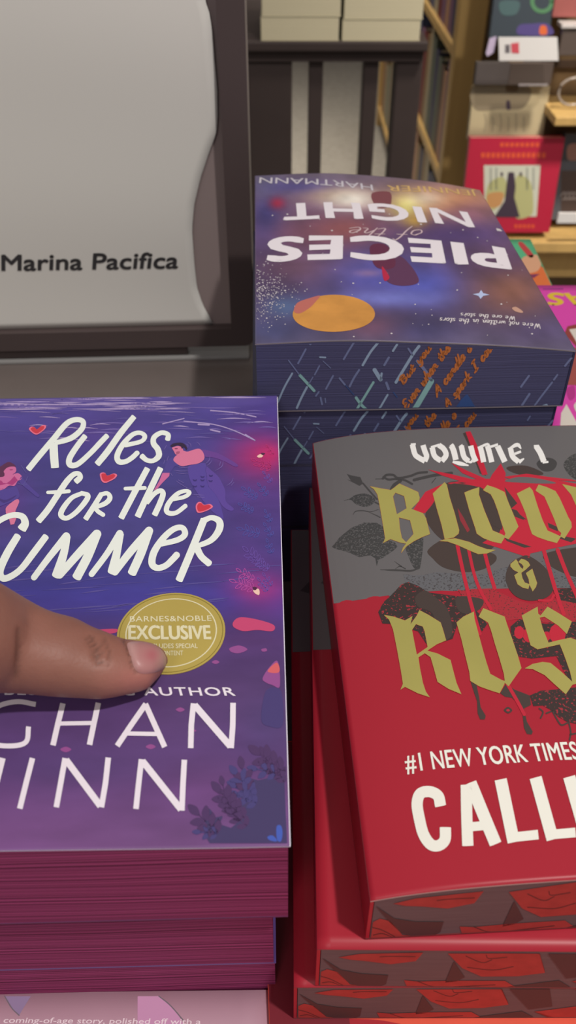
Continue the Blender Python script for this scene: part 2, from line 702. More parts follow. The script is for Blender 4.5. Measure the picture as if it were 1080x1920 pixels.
def make_book(name, label, group, cx, cy, base, yaw, w, d, t, m_cover, m_pages, spine='left', zt=None, zb=None, paint=None,
              res=.004, back=None, ct=.0006, cat='book', m_edge=None, lip=.0004, m_edge2=None):
    root = thing(name, label, cat, (cx, cy, base), yaw, group)
    zt = zt or (lambda x, y: t)
    zb = zb or (lambda x, y: 0.0)
    hw, hd = w / 2, d / 2
    M = Matrix.Translation(root.location) @ root.rotation_euler.to_matrix().to_4x4()
    nx, ny = max(int(w / res), 8), max(int(d / res), 8)
    m_edge = m_edge or EDGE_WHITE
    g = .00015
    grid_slab('page_block', -hw + (.0012 if spine == 'left' else .0), hw - (.0012 if spine == 'right' else 0), -hd, hd,
              lambda x, y: zt(x, y) - ct - g, lambda x, y: zb(x, y) + ct + g, 44, 10, [m_pages], root, smooth=False)
    fc = grid_slab('front_cover', -hw - (0 if spine == 'left' else lip), hw + (lip if spine == 'left' else 0), -hd, hd, zt, lambda x, y: zt(x, y) - ct, nx, ny,
                   [m_cover, m_edge], root, paint, M)
    grid_slab('back_cover', -hw, hw, -hd, hd, lambda x, y: zb(x, y) + ct, zb, 30, 8, [back or m_cover, m_edge2 or m_edge], root,
              None if paint is None or (back is not None) else paint, M)
    sx = -hw if spine == 'left' else hw - .001
    grid_slab('spine', sx, sx + .001, -hd, hd, lambda x, y: zt(x, y) - ct - .00005, lambda x, y: zb(x, y) + ct + .00005, 3, 10, [back or m_cover], root,
              None if paint is None or (back is not None) else paint, M)
    return root, fc


def fbm(x, y, seed=0, octv=4):
    """value noise, numpy"""
    out = np.zeros_like(x)
    amp, tot = 1.0, 0.0
    for o in range(octv):
        rng = np.random.RandomState(seed + o * 17)
        tab = rng.rand(64, 64)
        xi, yi = np.floor(x).astype(int), np.floor(y).astype(int)
        fx, fy = x - xi, y - yi
        fx, fy = fx * fx * (3 - 2 * fx), fy * fy * (3 - 2 * fy)
        g = lambda a, b: tab[a % 64, b % 64]
        v = (g(xi, yi) * (1 - fx) + g(xi + 1, yi) * fx) * (1 - fy) + (g(xi, yi + 1) * (1 - fx) + g(xi + 1, yi + 1) * fx) * fy
        out += amp * v
        tot += amp
        amp *= .5
        x, y = x * 2.03, y * 2.03
    return out / tot


def blob(c, px, py, x, y, rx, ry, col, a=1.0, p=1.0):
    k = np.exp(-(((px - x) / rx) ** 2 + ((py - y) / ry) ** 2) ** p) * a
    return c * (1 - k[:, None]) + np.array(col, float) * k[:, None]


def ramp(y, stops):
    ys = [s[0] for s in stops]
    return np.stack([np.interp(y, ys, [s[1][i] for s in stops]) for i in range(3)], -1)

# ------------------------------------------------------------------ the setting
FLOOR = -0.76
M_CARPET = mat('grey_carpet', (150, 144, 134), .95, var=.12, scale=60, bump=.4)
M_WALL = mat('store_wall_paint', (112, 98, 82), .8, var=.05, scale=3)
struct(MB().box(-3.5, 3.5, -1.5, 5.6, FLOOR - .05, FLOOR).build('floor', M_CARPET))
struct(MB().box(-3.5, 3.5, 5.6, 5.7, FLOOR, 2.4).build('wall_back', M_WALL))
bb = struct(MB().box(-3.5, 3.5, 5.58, 5.6, FLOOR, FLOOR + .1, .004).build('baseboard_back', mat('dark_baseboard', (70, 58, 48), .5)))

# ------------------------------------------------------------------ front display table
M_TABLE = mat('grey_laminate', (112, 102, 98), .35, spec=.5, var=.04, scale=25)
M_BLACK = mat('black_lacquer', (62, 55, 54), .45, var=.06, scale=14)
tb = thing('display_table', 'grey laminate display table carrying the stacks of paperbacks and the sign', 'table', (0, .28, FLOOR))
MB().box(-.75, .75, -.48, .408, -FLOOR - .03, -FLOOR, .003).build('tabletop', M_TABLE, tb)
for sx in (-.68, .68):
    for sy in (-.41, .36):
        MB().box(sx - .03, sx + .03, sy - .03, sy + .03, 0, -FLOOR - .03, .003).build('leg', M_BLACK, tb)
for y in (-.42, .36):
    MB().box(-.65, .65, y, y + .02, -FLOOR - .11, -FLOOR - .03).build('apron', M_BLACK, tb)

# ------------------------------------------------------------------ far black table with slatted end, cream page stacks on it
M_SLAT = mat('black_wood', (66, 56, 54), .55, spec=.2, var=.08, scale=9)
ft = thing('slatted_table', 'black wooden table with upright slats behind the sign', 'table', (.09, 1.62, FLOOR))
zt0 = -FLOOR
MB().box(-.26, .146, -.02, .62, zt0 - .016, zt0, .003).build('tabletop', M_SLAT, ft)
MB().box(-.25, .137, -.006, -.001, zt0 - .034, zt0 - .016, .001).build('apron', M_SLAT, ft)
for x0, x1 in ((-.161, -.083), (.0965, .143)):
    MB().box(x0, x1, 0, .05, 0, zt0 - .016, .004).build('leg', M_SLAT, ft)
for x0, x1 in ((-.152, -.092), (.085, .112)):
    MB().box(x0, x1, .55, .6, 0, zt0 - .016, .004).build('leg', M_SLAT, ft)
for x0, x1 in ((-.054, -.029), (.042, .067)):
    MB().box(x0, x1, .005, .03, 0, zt0 - .016, .002).build('slat', M_SLAT, ft)
MB().box(-.15, .137, .004, .028, .10, .14, .002).build('stretcher', M_SLAT, ft)

M_CREAM = page_mat('cream_pages', (196, 186, 156), (214, 204, 174), 900)
M_DARKCOVER = mat('charcoal_cover', (78, 70, 68), .5)
M_CREAMCOVER = mat('cream_cover', (186, 178, 150), .55)


def plain_book(name, label, group, cx, cy, base, yaw, w, d, t, mc, mp, cat='book', spine='left', rx=0.0):
    """a closed paperback with page block, two covers and a spine"""
    r = thing(name, label, cat, (cx, cy, base), yaw, group, rx)
    hw, hd = w / 2, d / 2
    MB().box(-hw + .001, hw - .001, -hd + .0008, hd - .001, .0008, t - .0008).build('page_block', mp, r)
    MB().box(-hw, hw, -hd, hd, t - .0007, t, .0002).build('front_cover', mc, r)
    MB().box(-hw, hw, -hd, hd, 0, .0007, .0002).build('back_cover', mc, r)
    x = -hw if spine == 'left' else hw - .0009
    MB().box(x, x + .0009, -hd, hd, .0007, t - .0007).build('spine', mc, r)
    return r


pos = ['lowest', 'second from the bottom', 'third from the bottom', 'topmost']
for si, (xc, nm, gg) in enumerate(((.0213, 'left', 'cream-edged books in the left far stack'), (.157, 'right', 'cream-edged books in the right far stack'))):
    z = 0.0
    for k in range(4):
        t = (.036, .032, .034, .03)[(k + si) % 4]
        plain_book('hardcover_book', f'cream-edged book on the black slatted table, {pos[k]} of the {nm} stack', gg,
                   xc + (.001 if k % 2 else -.001), 1.70, z, 0, .131, .19, t, M_CREAMCOVER, M_CREAM)
        z += t

# ------------------------------------------------------------------ side-on bookcase with a pale wooden end post
M_OAK = mat('golden_oak', (196, 160, 100), .45, var=.10, scale=6, stretch=(6, 6, .6))
M_OAKD = mat('brown_oak', (104, 82, 56), .5, var=.12, scale=6, stretch=(6, 6, .6))
bc = thing('bookcase', 'golden oak bookcase seen side-on behind the black slatted table', 'bookcase', (.37, 2.1, FLOOR))
MB().box(0, .062, 0, .05, 0, 2.0, .004).build('end_post', M_OAK, bc)
MB().box(.062, .30, .01, .05, 0, 2.0, .003).build('end_panel', M_OAKD, bc)
MB().box(.28, .30, .05, 1.7, 0, 2.0).build('back_panel', M_OAKD, bc)
MB().box(0, .30, 1.66, 1.7, 0, 2.0, .003).build('end_panel', M_OAK, bc)
SH = [.08, .36, .64, .92, 1.2, 1.5]
for z in SH:
    MB().box(.0, .28, .05, 1.66, z - .022, z, .002).build('shelf', M_OAK, bc)
rnd = random.Random(5)
SP = [('dark red', (120, 52, 48)), ('slate blue', (82, 88, 118)), ('grey green', (96, 102, 88)), ('tan', (150, 122, 86)), ('mauve', (128, 92, 116)), ('brown', (104, 82, 68)), ('cream', (176, 162, 132)), ('navy', (66, 66, 92)), ('peach', (186, 140, 108))]
ordn = ['first', 'second', 'third', 'fourth', 'fifth', 'sixth', 'seventh', 'eighth', 'ninth', 'tenth', '11th', '12th', '13th', '14th', '15th', '16th', '17th', '18th', '19th', '20th', '21st', '22nd', '23rd', '24th', '25th', '26th', '27th', '28th']
SHN = {0: 'lowest shelf', 1: 'second shelf', 2: 'third shelf'}
for si in (0, 1, 2):
    y, k = 2.17, 0
    while y < 3.70 and k < len(ordn):
        t = rnd.uniform(.042, .075)
        h = rnd.uniform(.19, .245)
        cn, cc = SP[(k * 5 + si * 3 + rnd.randint(0, 2)) % len(SP)]
        m = mat('spine_' + cn.replace(' ', '_'), cc, .5)
        r = thing('shelved_book', f"{cn} book, {ordn[k]} from the end post on the oak bookcase's {SHN[si]}", 'book', (.38, y + t / 2, FLOOR + SH[si]), 0, f'books on the {SHN[si]} of the bookcase')
        MB().box(.012, .16, -t / 2 + .002, t / 2 - .002, .002, h - .004).build('page_block', M_CREAM, r)
        MB().box(0, .165, -t / 2, -t / 2 + .002, 0, h).box(0, .165, t / 2 - .002, t / 2, 0, h).box(0, .004, -t / 2, t / 2, 0, h).build('cover', m, r)
        y += t + .0015
        k += 1

# ------------------------------------------------------------------ oak end-cap with face-out books on ledges
EY = 1.75
ec = thing('endcap_display', 'golden brown wooden end display with face-out books', 'display stand', (.62, EY, FLOOR))
MB().box(-.19, .42, .10, .14, 0, 1.6, .003).build('back_panel', M_OAKD, ec)
MB().box(-.20, -.172, .04, .14, 0, 1.6, .003).build('side_board', M_OAKD, ec)


def yz(px, py, y=EY):
    p = on_y(px, py, y)
    return p.x, p.z


for (ya, yb, mm, nm) in ((205, 222, M_OAK, 'ledge'), (437, 456, M_OAK, 'ledge'), (470, 520, M_OAK, 'plinth_board')):
    z1, z0 = yz(1000, ya)[1] - FLOOR, yz(1000, yb)[1] - FLOOR
    MB().box(yz(1030, 210)[0] - .62 if ya == 205 else -.17, .42, -.05 if nm != 'plinth_board' else 0.0, .10, z0, z1, .002).build(nm, mm, ec)
ztop = yz(1000, 40)[1] - FLOOR
for k in range(3):
    zz = yz(1000, (150, 300, 380)[k])[1] - FLOOR
    MB().box(-.17, .42, .094, .10, zz, zz + .012).build('groove', mat('dark_groove', (66, 50, 40), .6), ec)

M_CLEAR = mat('smoky_acrylic', (92, 80, 74), .15, spec=.6)
M_GLINT = mat('acrylic_edge_glint', (205, 198, 196), .15, spec=.7)


def faceout(name, label, x0, x1, y0, y1, Y, t, mc, lean=.12):
    """a face-out book leaning back; pixel extents of its front at depth Y"""
    a, zb_ = yz((x0 + x1) / 2, y1, Y)
    _, zt_ = yz((x0 + x1) / 2, y0, Y + lean * .2)
    xa, xb = on_y(x0, (y0 + y1) / 2, Y).x, on_y(x1, (y0 + y1) / 2, Y).x
    w, h = xb - xa, (zt_ - zb_) / math.cos(lean)
    r = thing(name, label, 'book', ((xa + xb) / 2, Y, zb_), 0, 'face-out books on the end display', -lean)
    MB().box(-w / 2 + .001, w / 2 - .002, .0012, t - .0012, .001, h - .002).build('page_block', M_CREAM, r)
    f = MB().box(-w / 2, w / 2, 0, .0012, 0, h, .0004).build('front_cover', mc, r)
    MB().box(-w / 2, w / 2, t - .0012, t, 0, h, .0004).build('back_cover', mc, r)
    MB().box(-w / 2, -w / 2 + .0012, .0012, t - .0012, 0, h).build('spine', mc, r)
    sf = Surf(r, 'front', y0=0.0)
    sf.M = Matrix.Translation(r.location) @ r.rotation_euler.to_matrix().to_4x4()
    sf.Mi = sf.M.inverted()
    return r, f, sf, w, h


M_CRIM = mat('crimson_cover', (178, 36, 62), .4)
r, f, sf, w, h = faceout('picture_book', 'crimson face-out book with a dark gowned figure in a pale window', 874, 1048, 257, 436, EY - .03, .02, M_CRIM)
p = Print(sf, .0004)
MW, MG, MD, MO = mat('print_pale_grey', (196, 196, 180), .5), mat('print_yellow_green', (176, 174, 122), .5), mat('print_plum_black', (66, 52, 66), .5), mat('print_orange_red', (214, 84, 50), .5)
C = (760, 0, 3.375)
p.fill([(497, 1045), (855, 1045), (830, 1370), (500, 1370)], MW, 1, T=C)
p.fill([(700, 1120), (790, 1150), (810, 1300), (790, 1365), (690, 1365)], MG, 2, T=C, smooth=True)
p.fill([(530, 1160), (620, 1120), (640, 1220), (560, 1330), (510, 1270)], MG, 2, T=C, smooth=True)
p.fill([(520, 1230), (620, 1220), (600, 1300), (530, 1310)], mat('print_tan', (190, 140, 90), .5), 3, T=C, smooth=True)
p.fill([(650, 1090), (688, 1090), (698, 1180), (690, 1250), (725, 1375), (560, 1375), (628, 1270), (638, 1180)], MD, 4, T=C)
for x in (610, 672, 730):
    p.fill([(x - 10, 1100), (x, 1085), (x + 10, 1100), (x, 1125)], MD, 5, T=C)
for x in (540, 575, 770, 810):
    p.fill([(x - 6, 1060), (x + 6, 1060), (x + 6, 1200), (x - 6, 1200)], mat('print_mid_grey', (150, 152, 142), .5), 2, T=C)
for (a, b, yy, hh) in ((600, 830, 905, 24), (480, 890, 968, 30)):
    x = a
    while x < b:
        p.fill([(x, yy), (x + 22, yy - 4), (x + 22, yy + hh), (x, yy + hh)], MO, 1, T=C)
        x += 32
for k in range(5):
    p.fill([(690 + k * 27, 1420), (708 + k * 27, 1420), (708 + k * 27, 1442), (690 + k * 27, 1442)], MO, 1, T=C)
p.build('cover_print', f)

M_BUFF = mat('buff_cover', (186, 170, 136), .5, var=.08, scale=12)
r, f, sf, w, h = faceout('art_book', 'buff cream face-out book with faded grey drawing above the crimson one', 884, 1026, 158, 262, EY + .03, .02, M_BUFF)
p = Print(sf, .0004)
p.fill([(440, 540), (775, 545), (750, 680), (600, 690), (440, 690)], mat('print_taupe', (136, 122, 100), .5), 1, T=C, smooth=True)
p.fill([(640, 640), (660, 640), (665, 690), (640, 690)], MD, 2, T=C, smooth=True)
for k in range(6):
    p.stroke([(500 + k * 50, 720 + (k % 2) * 20), (510 + k * 48, 770), (500 + k * 50, 830)], 9, mat('print_taupe_light', (158, 144, 118), .5), 2, T=C)
p.build('cover_print', f)

r, f, sf, w, h = faceout('thriller_book', 'dark teal face-out book with green ring above the white shelf label', 931, 1046, -120, 72, EY + .03, .02, mat('dark_teal_cover', (62, 70, 78), .4))
p = Print(sf, .0004)
p.stroke([(865 + 62 * math.cos(a), 10 + 62 * math.sin(a)) for a in np.linspace(0, 6.283, 17)], 26, mat('print_ring_green', (84, 130, 92), .5), 1, T=C)
p.fill([(720, 160), (800, 150), (900, 150), (930, 220), (720, 220)], mat('print_violet', (84, 72, 128), .5), 1, T=C, smooth=True)
p.fill([(855, 165), (890, 165), (895, 215), (850, 215)], mat('print_orange', (214, 104, 58), .5), 2, T=C, smooth=True)
p.fill([(600, 10), (720, 10), (700, 90), (610, 90)], mat('print_sea', (74, 98, 100), .5), 1, T=C, smooth=True)
p.build('cover_print', f)

r, f, sf, w, h = faceout('pocket_book', 'dark charcoal book lying back below the white shelf label', 893, 1026, 112, 159, EY + .03, .02, M_DARKCOVER)
r, f, sf, w, h = faceout('grey_book', 'blue grey face-out book right of the crimson one', 1050, 1150, 250, 412, EY + .02, .02, mat('blue_grey_cover', (92, 92, 98), .4))
p = Print(sf, .0004)
p.fill([(1030, 920), (1100, 915), (1110, 1000), (1030, 1010)], mat('print_peach', (188, 142, 128), .5), 1, T=C, smooth=True)
p.fill([(985, 1080), (1200, 1080), (1200, 1380), (985, 1380)], mat('print_umber', (84, 68, 62), .5), 1, T=C)
for k in range(4):
    p.stroke([(985 + k * 25, 1240), (1005 + k * 25, 1215), (1015 + k * 25, 1250), (995 + k * 25, 1262)], 8, mat('print_highlight_grey', (160, 150, 146), .4), 2, T=C)  # curled highlights of a dark metallic thing, painted as grey strokes
p.build('cover_print', f)
r, f, sf, w, h = faceout('red_book', 'dusty red face-out book right of the dark teal one', 1048, 1110, -110, 32, EY + .03, .02, mat('dusty_red_cover', (150, 84, 80), .45))

# white price label and lilac slip
def slab(name, label, cat, pts, Y, t, m):
    P = [on_y(x, y, Y) for x, y in pts]
    c = sum(P, Vector()) / len(P)
    r = thing(name, label, cat, c)
    n = len(P)
    V = [q - c for q in P] + [q - c + Vector((0, t, 0)) for q in P]
    F = [tuple(range(n))[::-1], tuple(range(n, 2 * n))] + [(i, (i + 1) % n, n + (i + 1) % n, n + i) for i in range(n)]
    return r, obj('card', V, F, m, r)


M_LAB = mat('white_card', (226, 222, 220), .5)
r, f = slab('shelf_label', 'white shelf label with small black and red blocks under the teal book', 'label', [(935, 70), (1045, 70), (1047, 114), (936, 114)], EY - .06, .002, M_LAB)
sf = Surf(r, 'front', y0=0.0)
p = Print(sf, .0004)
for k in range(5):
    p.fill([(632 + k * 6, 282), (636 + k * 6, 282), (636 + k * 6, 335), (632 + k * 6, 335)], MD, 1, T=C)
p.fill([(668, 275), (718, 268), (720, 338), (672, 335)], mat('print_rose_red', (208, 84, 96), .5), 1, T=C)
p.build('label_print', f)
slab('paper_slip', 'lilac paper slip sticking out left of the white shelf label', 'paper slip', [(918, 72), (931, 68), (926, 98), (914, 106), (911, 100)], EY - .05, .001, mat('lilac_paper', (196, 180, 208), .6))

# clear acrylic holders: glints painted as pale bars along their edges
h0 = thing('acrylic_holder', 'clear acrylic holder with painted glint at the right of the shelf label', 'holder', on_y(1075, 48, EY))
q = h0.location
MB().box(-.022, .12, -.004, .03, -.004, .003, .001).build('rim', M_GLINT, h0)
MB().box(-.018, .12, 0.0, .026, -.05, -.006, .002).build('tray', M_CLEAR, h0)
h1 = thing('acrylic_holder', 'clear acrylic ring holder below the one with the glint', 'holder', on_y(1075, 172, EY), 0)
MB().tube([(.028 * math.cos(a), 0, .024 * math.sin(a)) for a in np.linspace(0, 2 * math.pi, 20)[:-1]], .0026, 8, True).build('ring', mat('acrylic_ring', (150, 138, 128), .2), h1, True)
MB().box(-.016, .1, -.004, .03, -.050, -.044, .002).build('tray', mat('acrylic_tray', (160, 148, 140), .2), h1)
h2 = thing('card_holder', 'white card strip standing below the blue grey book', 'card', on_y(1070, 409, EY - .06))
MB().box(-.026, .09, 0, .004, -.011, .011, .001).build('strip', M_LAB, h2)
h3 = thing('acrylic_holder', 'smoky acrylic tray holding the charcoal book', 'holder', on_y(985, 140, EY - .01))
MB().box(-.03, .05, 0, .004, -.018, .02, .001).build('front_lip', M_CLEAR, h3)
MB().box(-.01, .045, -.001, .003, -.020, -.016, .001).build('rim', mat('acrylic_glint', (150, 142, 142), .2), h3)  # pale bar painted in as a glint on the tray

# ------------------------------------------------------------------ framed store sign on the grey table
Ys = on_z(470, 652, .010).y
pR = on_y(477, 648, Ys)
SY = R(2.6)
SW, SHt, BZ = .30, .36, .0165
M_BEZ = mat('black_plastic_frame', (82, 70, 69), .4, var=.03, scale=20)
sg = thing('sign_frame', 'black framed sign on the grey table holding a curled white sheet', 'sign', (pR.x - SW / 2 * math.cos(SY), Ys - SW / 2 * math.sin(SY), 0), SY)
zb = pR.z
MB().box(-SW / 2 - .0, SW / 2 - .004, ((Matrix.Translation(sg.location) @ sg.rotation_euler.to_matrix().to_4x4()).inverted() @ on_z(300, 671, .003)).y, .03, 0, .003, .0008).build('base_plate', mat('pale_reflection_base', (150, 148, 146), .35), sg)  # pale colour stands in for a bright reflection below the frame
MB().box(-.1, .1, .004, .010, .003, zb, .0008).build('stem', M_BEZ, sg)


def frame_mesh():
    bm = bmesh.new()
    def rr(w0, w1, h0, h1, r, y):
        out = []
        for cx, cz, a0 in ((w1 - r, h1 - r, 0), (w0 + r, h1 - r, 90), (w0 + r, h0 + r, 180), (w1 - r, h0 + r, 270)):
            for k in range(7):
                a = R(a0 + 15 * k)
                out.append(bm.verts.new((cx + r * math.cos(a), y, cz + r * math.sin(a))))
        return out
    z0, z1 = zb, zb + SHt
    A = rr(-SW / 2, SW / 2, z0, z1, .007, 0)
    B = rr(-SW / 2 + BZ, SW / 2 - BZ, z0 + BZ * .86, z1 - BZ, .0004, 0.0)
    A2 = rr(-SW / 2, SW / 2, z0, z1, .007, .012)
    B2 = rr(-SW / 2 + BZ, SW / 2 - BZ, z0 + BZ * .86, z1 - BZ, .0004, .012)
    n = len(A)
    for i in range(n):
        j = (i + 1) % n
        bm.faces.new((A[i], A[j], B[j], B[i]))
        bm.faces.new((A2[i], B2[i], B2[j], A2[j]))
        bm.faces.new((A[i], A2[i], A2[j], A[j]))
        bm.faces.new((B[i], B[j], B2[j], B2[i]))
    bmesh.ops.recalc_face_normals(bm, faces=bm.faces)
    me = bpy.data.meshes.new('bezel')
    bm.to_mesh(me)
    bm.free()
    me.materials.append(M_BEZ)
    o = bpy.data.objects.new('bezel', me)
    COL.objects.link(o)
    o.parent = sg


frame_mesh()
MB().box(SW / 2, SW / 2 + .0012, .004, .0085, zb + .012, zb + SHt - .01).build('clear_edge', mat('clear_frame_edge', (150, 140, 130), .2), sg)
MB().box(-SW / 2 + BZ - .002, SW / 2 - BZ + .002, .0085, .0105, zb + BZ * .86 - .002, zb + SHt - BZ + .002).build('backing', mat('mauve_grey_backing', (150, 134, 132), .5), sg)
# the sheet: its right edge waves as the paper curls in the frame
ssf = Surf(sg, 'front', y0=.006)
EDGE = [(376, -160), (382, -60), (384, 0), (391, 15), (398, 55), (402, 109), (407, 164), (408, 219), (406, 248), (391, 288), (375, 336), (364, 383), (360, 430), (364, 492), (369, 540), (380, 573), (404, 616)]
EUV = sorted([ssf.uv(*q) for q in EDGE], key=lambda q: q[1])
zlo, zhi = zb + BZ * .86 + .0004, zb + SHt - BZ - .0004
x0s = -SW / 2 + BZ + .0006
NZ, NX = 70, 40
V, F = [], []
ezs, exs = [e[1] for e in EUV], [e[0] for e in EUV]


def sheet_y(fx, z):
    s_ = (z - zlo) / (zhi - zlo)
    amp = .0011 * math.sin(s_ * 9.0 + .6) + .0008 * math.sin(s_ * 17 + fx)
    return .0058 - .0010 * 0 + amp * (.35 + .65 * fx)


for j in range(NZ + 1):
    z = zlo + (zhi - zlo) * j / NZ
    xr = min(float(np.interp(z, ezs, exs)), SW / 2 - BZ - .0006)
    for i in range(NX + 1):
        fx = i / NX
        V.append((x0s + (xr - x0s) * fx, sheet_y(fx, z), z))
for j in range(NZ):
    for i in range(NX):
        a = j * (NX + 1) + i
        F.append((a, a + 1, a + NX + 2, a + NX + 1))
sheet = obj('paper_sheet', V, F, mat('white_paper', (226, 223, 216), .8, k=1.0), sg, smooth=True)
sheet.modifiers.new('thickness', 'SOLIDIFY').thickness = .0002
p = Print(Surf(sg, 'front', y0=.0036), 0)
p.text('Marina Pacifica', (2, 511), (332, 506), (2, 479), mat('black_toner', (58, 56, 58), .6), 1, bold=.028)
p.v = [(v[0], sheet_y((v[0] - x0s) / (SW - 2 * BZ), v[2]) - .00035, v[2]) for v in p.v]
p.build('lettering', sheet)

# ------------------------------------------------------------------ space-cover paperbacks
YS = R(1.7)
SWd, SD = .1402, .207
sx, sy = rect_from(-.0138, .3262, 'left', YS, SWd, SD)


def space_zt(t):
    def f(x, y):
        u = (x + SWd / 2) / SWd
        v = (y + SD / 2) / SD
        return t - (.0062 + .0045 * v) * max(u - .3, 0) ** 2 / .49 - .0006 * (1 - u) + .0012 * math.exp(-((u - .25) / .2) ** 2)
    return f


def space_zb(x, y):
    u = (x + SWd / 2) / SWd
    return .0012 * max(u - .35, 0) ** 2


def paint_space(px, py, x, y):
    nz = fbm(x * 90 + 7, y * 60 + 3, 3, 5)[:, None]
    n2 = fbm(x * 40 + 1, y * 30 + 9, 11, 4)[:, None]
    c = ramp(py, [(325, (112, 100, 128)), (380, (120, 90, 128)), (430, (104, 74, 122)), (480, (84, 64, 116)), (560, (74, 60, 110)), (615, (76, 70, 116)), (650, (92, 86, 126))])
    c = c * .82 + c.mean(1, keepdims=True) * .18 + np.array((8, 4, 0.))
    for b in [(500, 410, 34, 60, (66, 66, 132), .9), (495, 345, 30, 26, (104, 100, 124), .8), (590, 440, 90, 34, (132, 84, 104), .8), (560, 350, 70, 14, (88, 82, 150), .8),
              (830, 375, 110, 30, (216, 150, 104), .95), (640, 368, 60, 15, (206, 168, 140), .9), (660, 374, 52, 20, (246, 238, 226), 1.0), (762, 386, 32, 24, (246, 232, 140), 1.0), (780, 415, 22, 14, (236, 190, 80), .8),
              (800, 372, 40, 16, (222, 216, 206), .6), (520, 381, 14, 11, (176, 46, 78), .9), (880, 400, 40, 20, (150, 100, 120), .8), (650, 430, 60, 26, (150, 86, 84), .8),
              (560, 500, 80, 30, (120, 84, 104), .8), (860, 440, 100, 22, (84, 66, 130), .7), (700, 520, 80, 44, (92, 92, 178), .9), (800, 535, 70, 40, (84, 92, 184), .9), (730, 560, 120, 16, (120, 126, 204), .8), (690, 512, 26, 7, (150, 120, 170), .8),
              (960, 545, 78, 52, (150, 100, 84), .9), (930, 490, 60, 22, (104, 74, 110), .7), (700, 612, 54, 24, (140, 92, 116), .75), (535, 575, 40, 22, (92, 132, 178), .6), (510, 620, 60, 26, (72, 80, 130), .6), (1010, 620, 60, 24, (98, 84, 128), .7), (790, 620, 60, 26, (70, 68, 116), .6)]:
        c = blob(c, px, py, *b[:5], a=b[5])
    return c * (.86 + .28 * nz) * (.9 + .2 * n2)


M_SPACE = mat('printed_nebula_cover', rough=.38, spec=.4, attr='Art')
M_NAVY = mat('navy_cover', (52, 52, 84), .4)
M_NAVYP = page_mat('navy_stained_pages', (70, 70, 102), (84, 84, 122), 1500)
M_LIP = mat('worn_cover_edge', (138, 130, 138), .5)
SG = 'space cover paperbacks in the stack beside the sign'
HT = [.0355, .032, .0395, .0394]
ORD = ['topmost of the stack, night sky cover showing', 'second from the top, peeping under the topmost', 'third from the top, mostly hidden', 'lowest, standing on the table']
zz = .1464
FACE_ORANGE = mat('print_copper_script', (196, 116, 62), .5)
FACE_CYAN = mat('print_pale_cyan', (150, 172, 200), .5)
FACE_BLUE = mat('print_dull_blue', (116, 126, 168), .5)
FACE_TEAL = mat('print_teal_white', (140, 186, 188), .5)
FACE_DEEP = mat('print_deep_blue', (54, 84, 142), .5)
C8, C7 = (470, 640, 4.5), (700, 640, 4.5)
SEG = [(C8, [(465, 65), (400, 185)], 15, FACE_BLUE), (C8, [(350, 270), (285, 385), (225, 520)], 16, FACE_CYAN), (C8, [(320, 160), (380, 240), (410, 280)], 10, FACE_BLUE), (C8, [(415, 285), (480, 355), (535, 415)], 24, FACE_TEAL),
       (C8, [(475, 385), (430, 470), (390, 560)], 18, FACE_CYAN), (C8, [(580, 205), (540, 280)], 12, FACE_BLUE), (C8, [(525, 300), (490, 360)], 9, FACE_BLUE), (C8, [(585, 132), (630, 135)], 14, FACE_CYAN), (C8, [(610, 165), (675, 225)], 7, FACE_BLUE),
       (C8, [(870, 10), (820, 90), (785, 150)], 16, FACE_BLUE), (C8, [(1070, 15), (1010, 90), (945, 200)], 20, FACE_CYAN), (C8, [(915, 240), (870, 310), (835, 380)], 17, FACE_BLUE), (C8, [(695, 290), (635, 400)], 15, FACE_BLUE), (C8, [(750, 310), (795, 365)], 16, FACE_BLUE),
       (C8, [(800, 370), (870, 450)], 7, FACE_DEEP), (C8, [(890, 475), (930, 530), (975, 575)], 24, FACE_TEAL), (C8, [(1035, 345), (965, 460), (900, 565)], 20, FACE_TEAL), (C8, [(590, 475), (602, 530)], 16, FACE_BLUE), (C8, [(628, 480), (632, 515)], 10, FACE_BLUE), (C8, [(500, 0), (503, 22)], 20, FACE_BLUE), (C8, [(575, 425), (550, 460)], 14, FACE_BLUE),
       (C7, [(200, 25), (165, 80)], 18, FACE_CYAN), (C7, [(130, 135), (92, 200)], 18, FACE_BLUE), (C7, [(10, 240), (60, 320)], 34, FACE_CYAN), (C7, [(70, 270), (60, 330)], 18, FACE_CYAN), (C7, [(110, 350), (128, 400)], 22, FACE_BLUE), (C7, [(120, 450), (50, 570)], 16, FACE_CYAN),
       (C7, [(385, 40), (330, 115), (190, 345)], 24, FACE_CYAN), (C7, [(295, 60), (330, 115)], 16, FACE_BLUE), (C7, [(370, 165), (440, 250), (490, 325)], 26, FACE_BLUE), (C7, [(490, 335), (440, 420), (345, 580)], 44, FACE_TEAL), (C7, [(170, 430), (200, 470)], 10, FACE_DEEP)]
C9 = (980, 500, 6.0)
SEG += [(C9, [(310, 930), (280, 980)], 18, FACE_BLUE), (C9, [(580, 985), (475, 1115)], 22, FACE_BLUE), (C9, [(390, 1215), (350, 1270)], 20, FACE_BLUE), (C9, [(330, 1300), (200, 1470), (60, 1665)], 20, FACE_BLUE), (C9, [(70, 1225), (-20, 1350)], 22, FACE_BLUE), (C9, [(75, 1430), (-10, 1560)], 24, FACE_BLUE)]

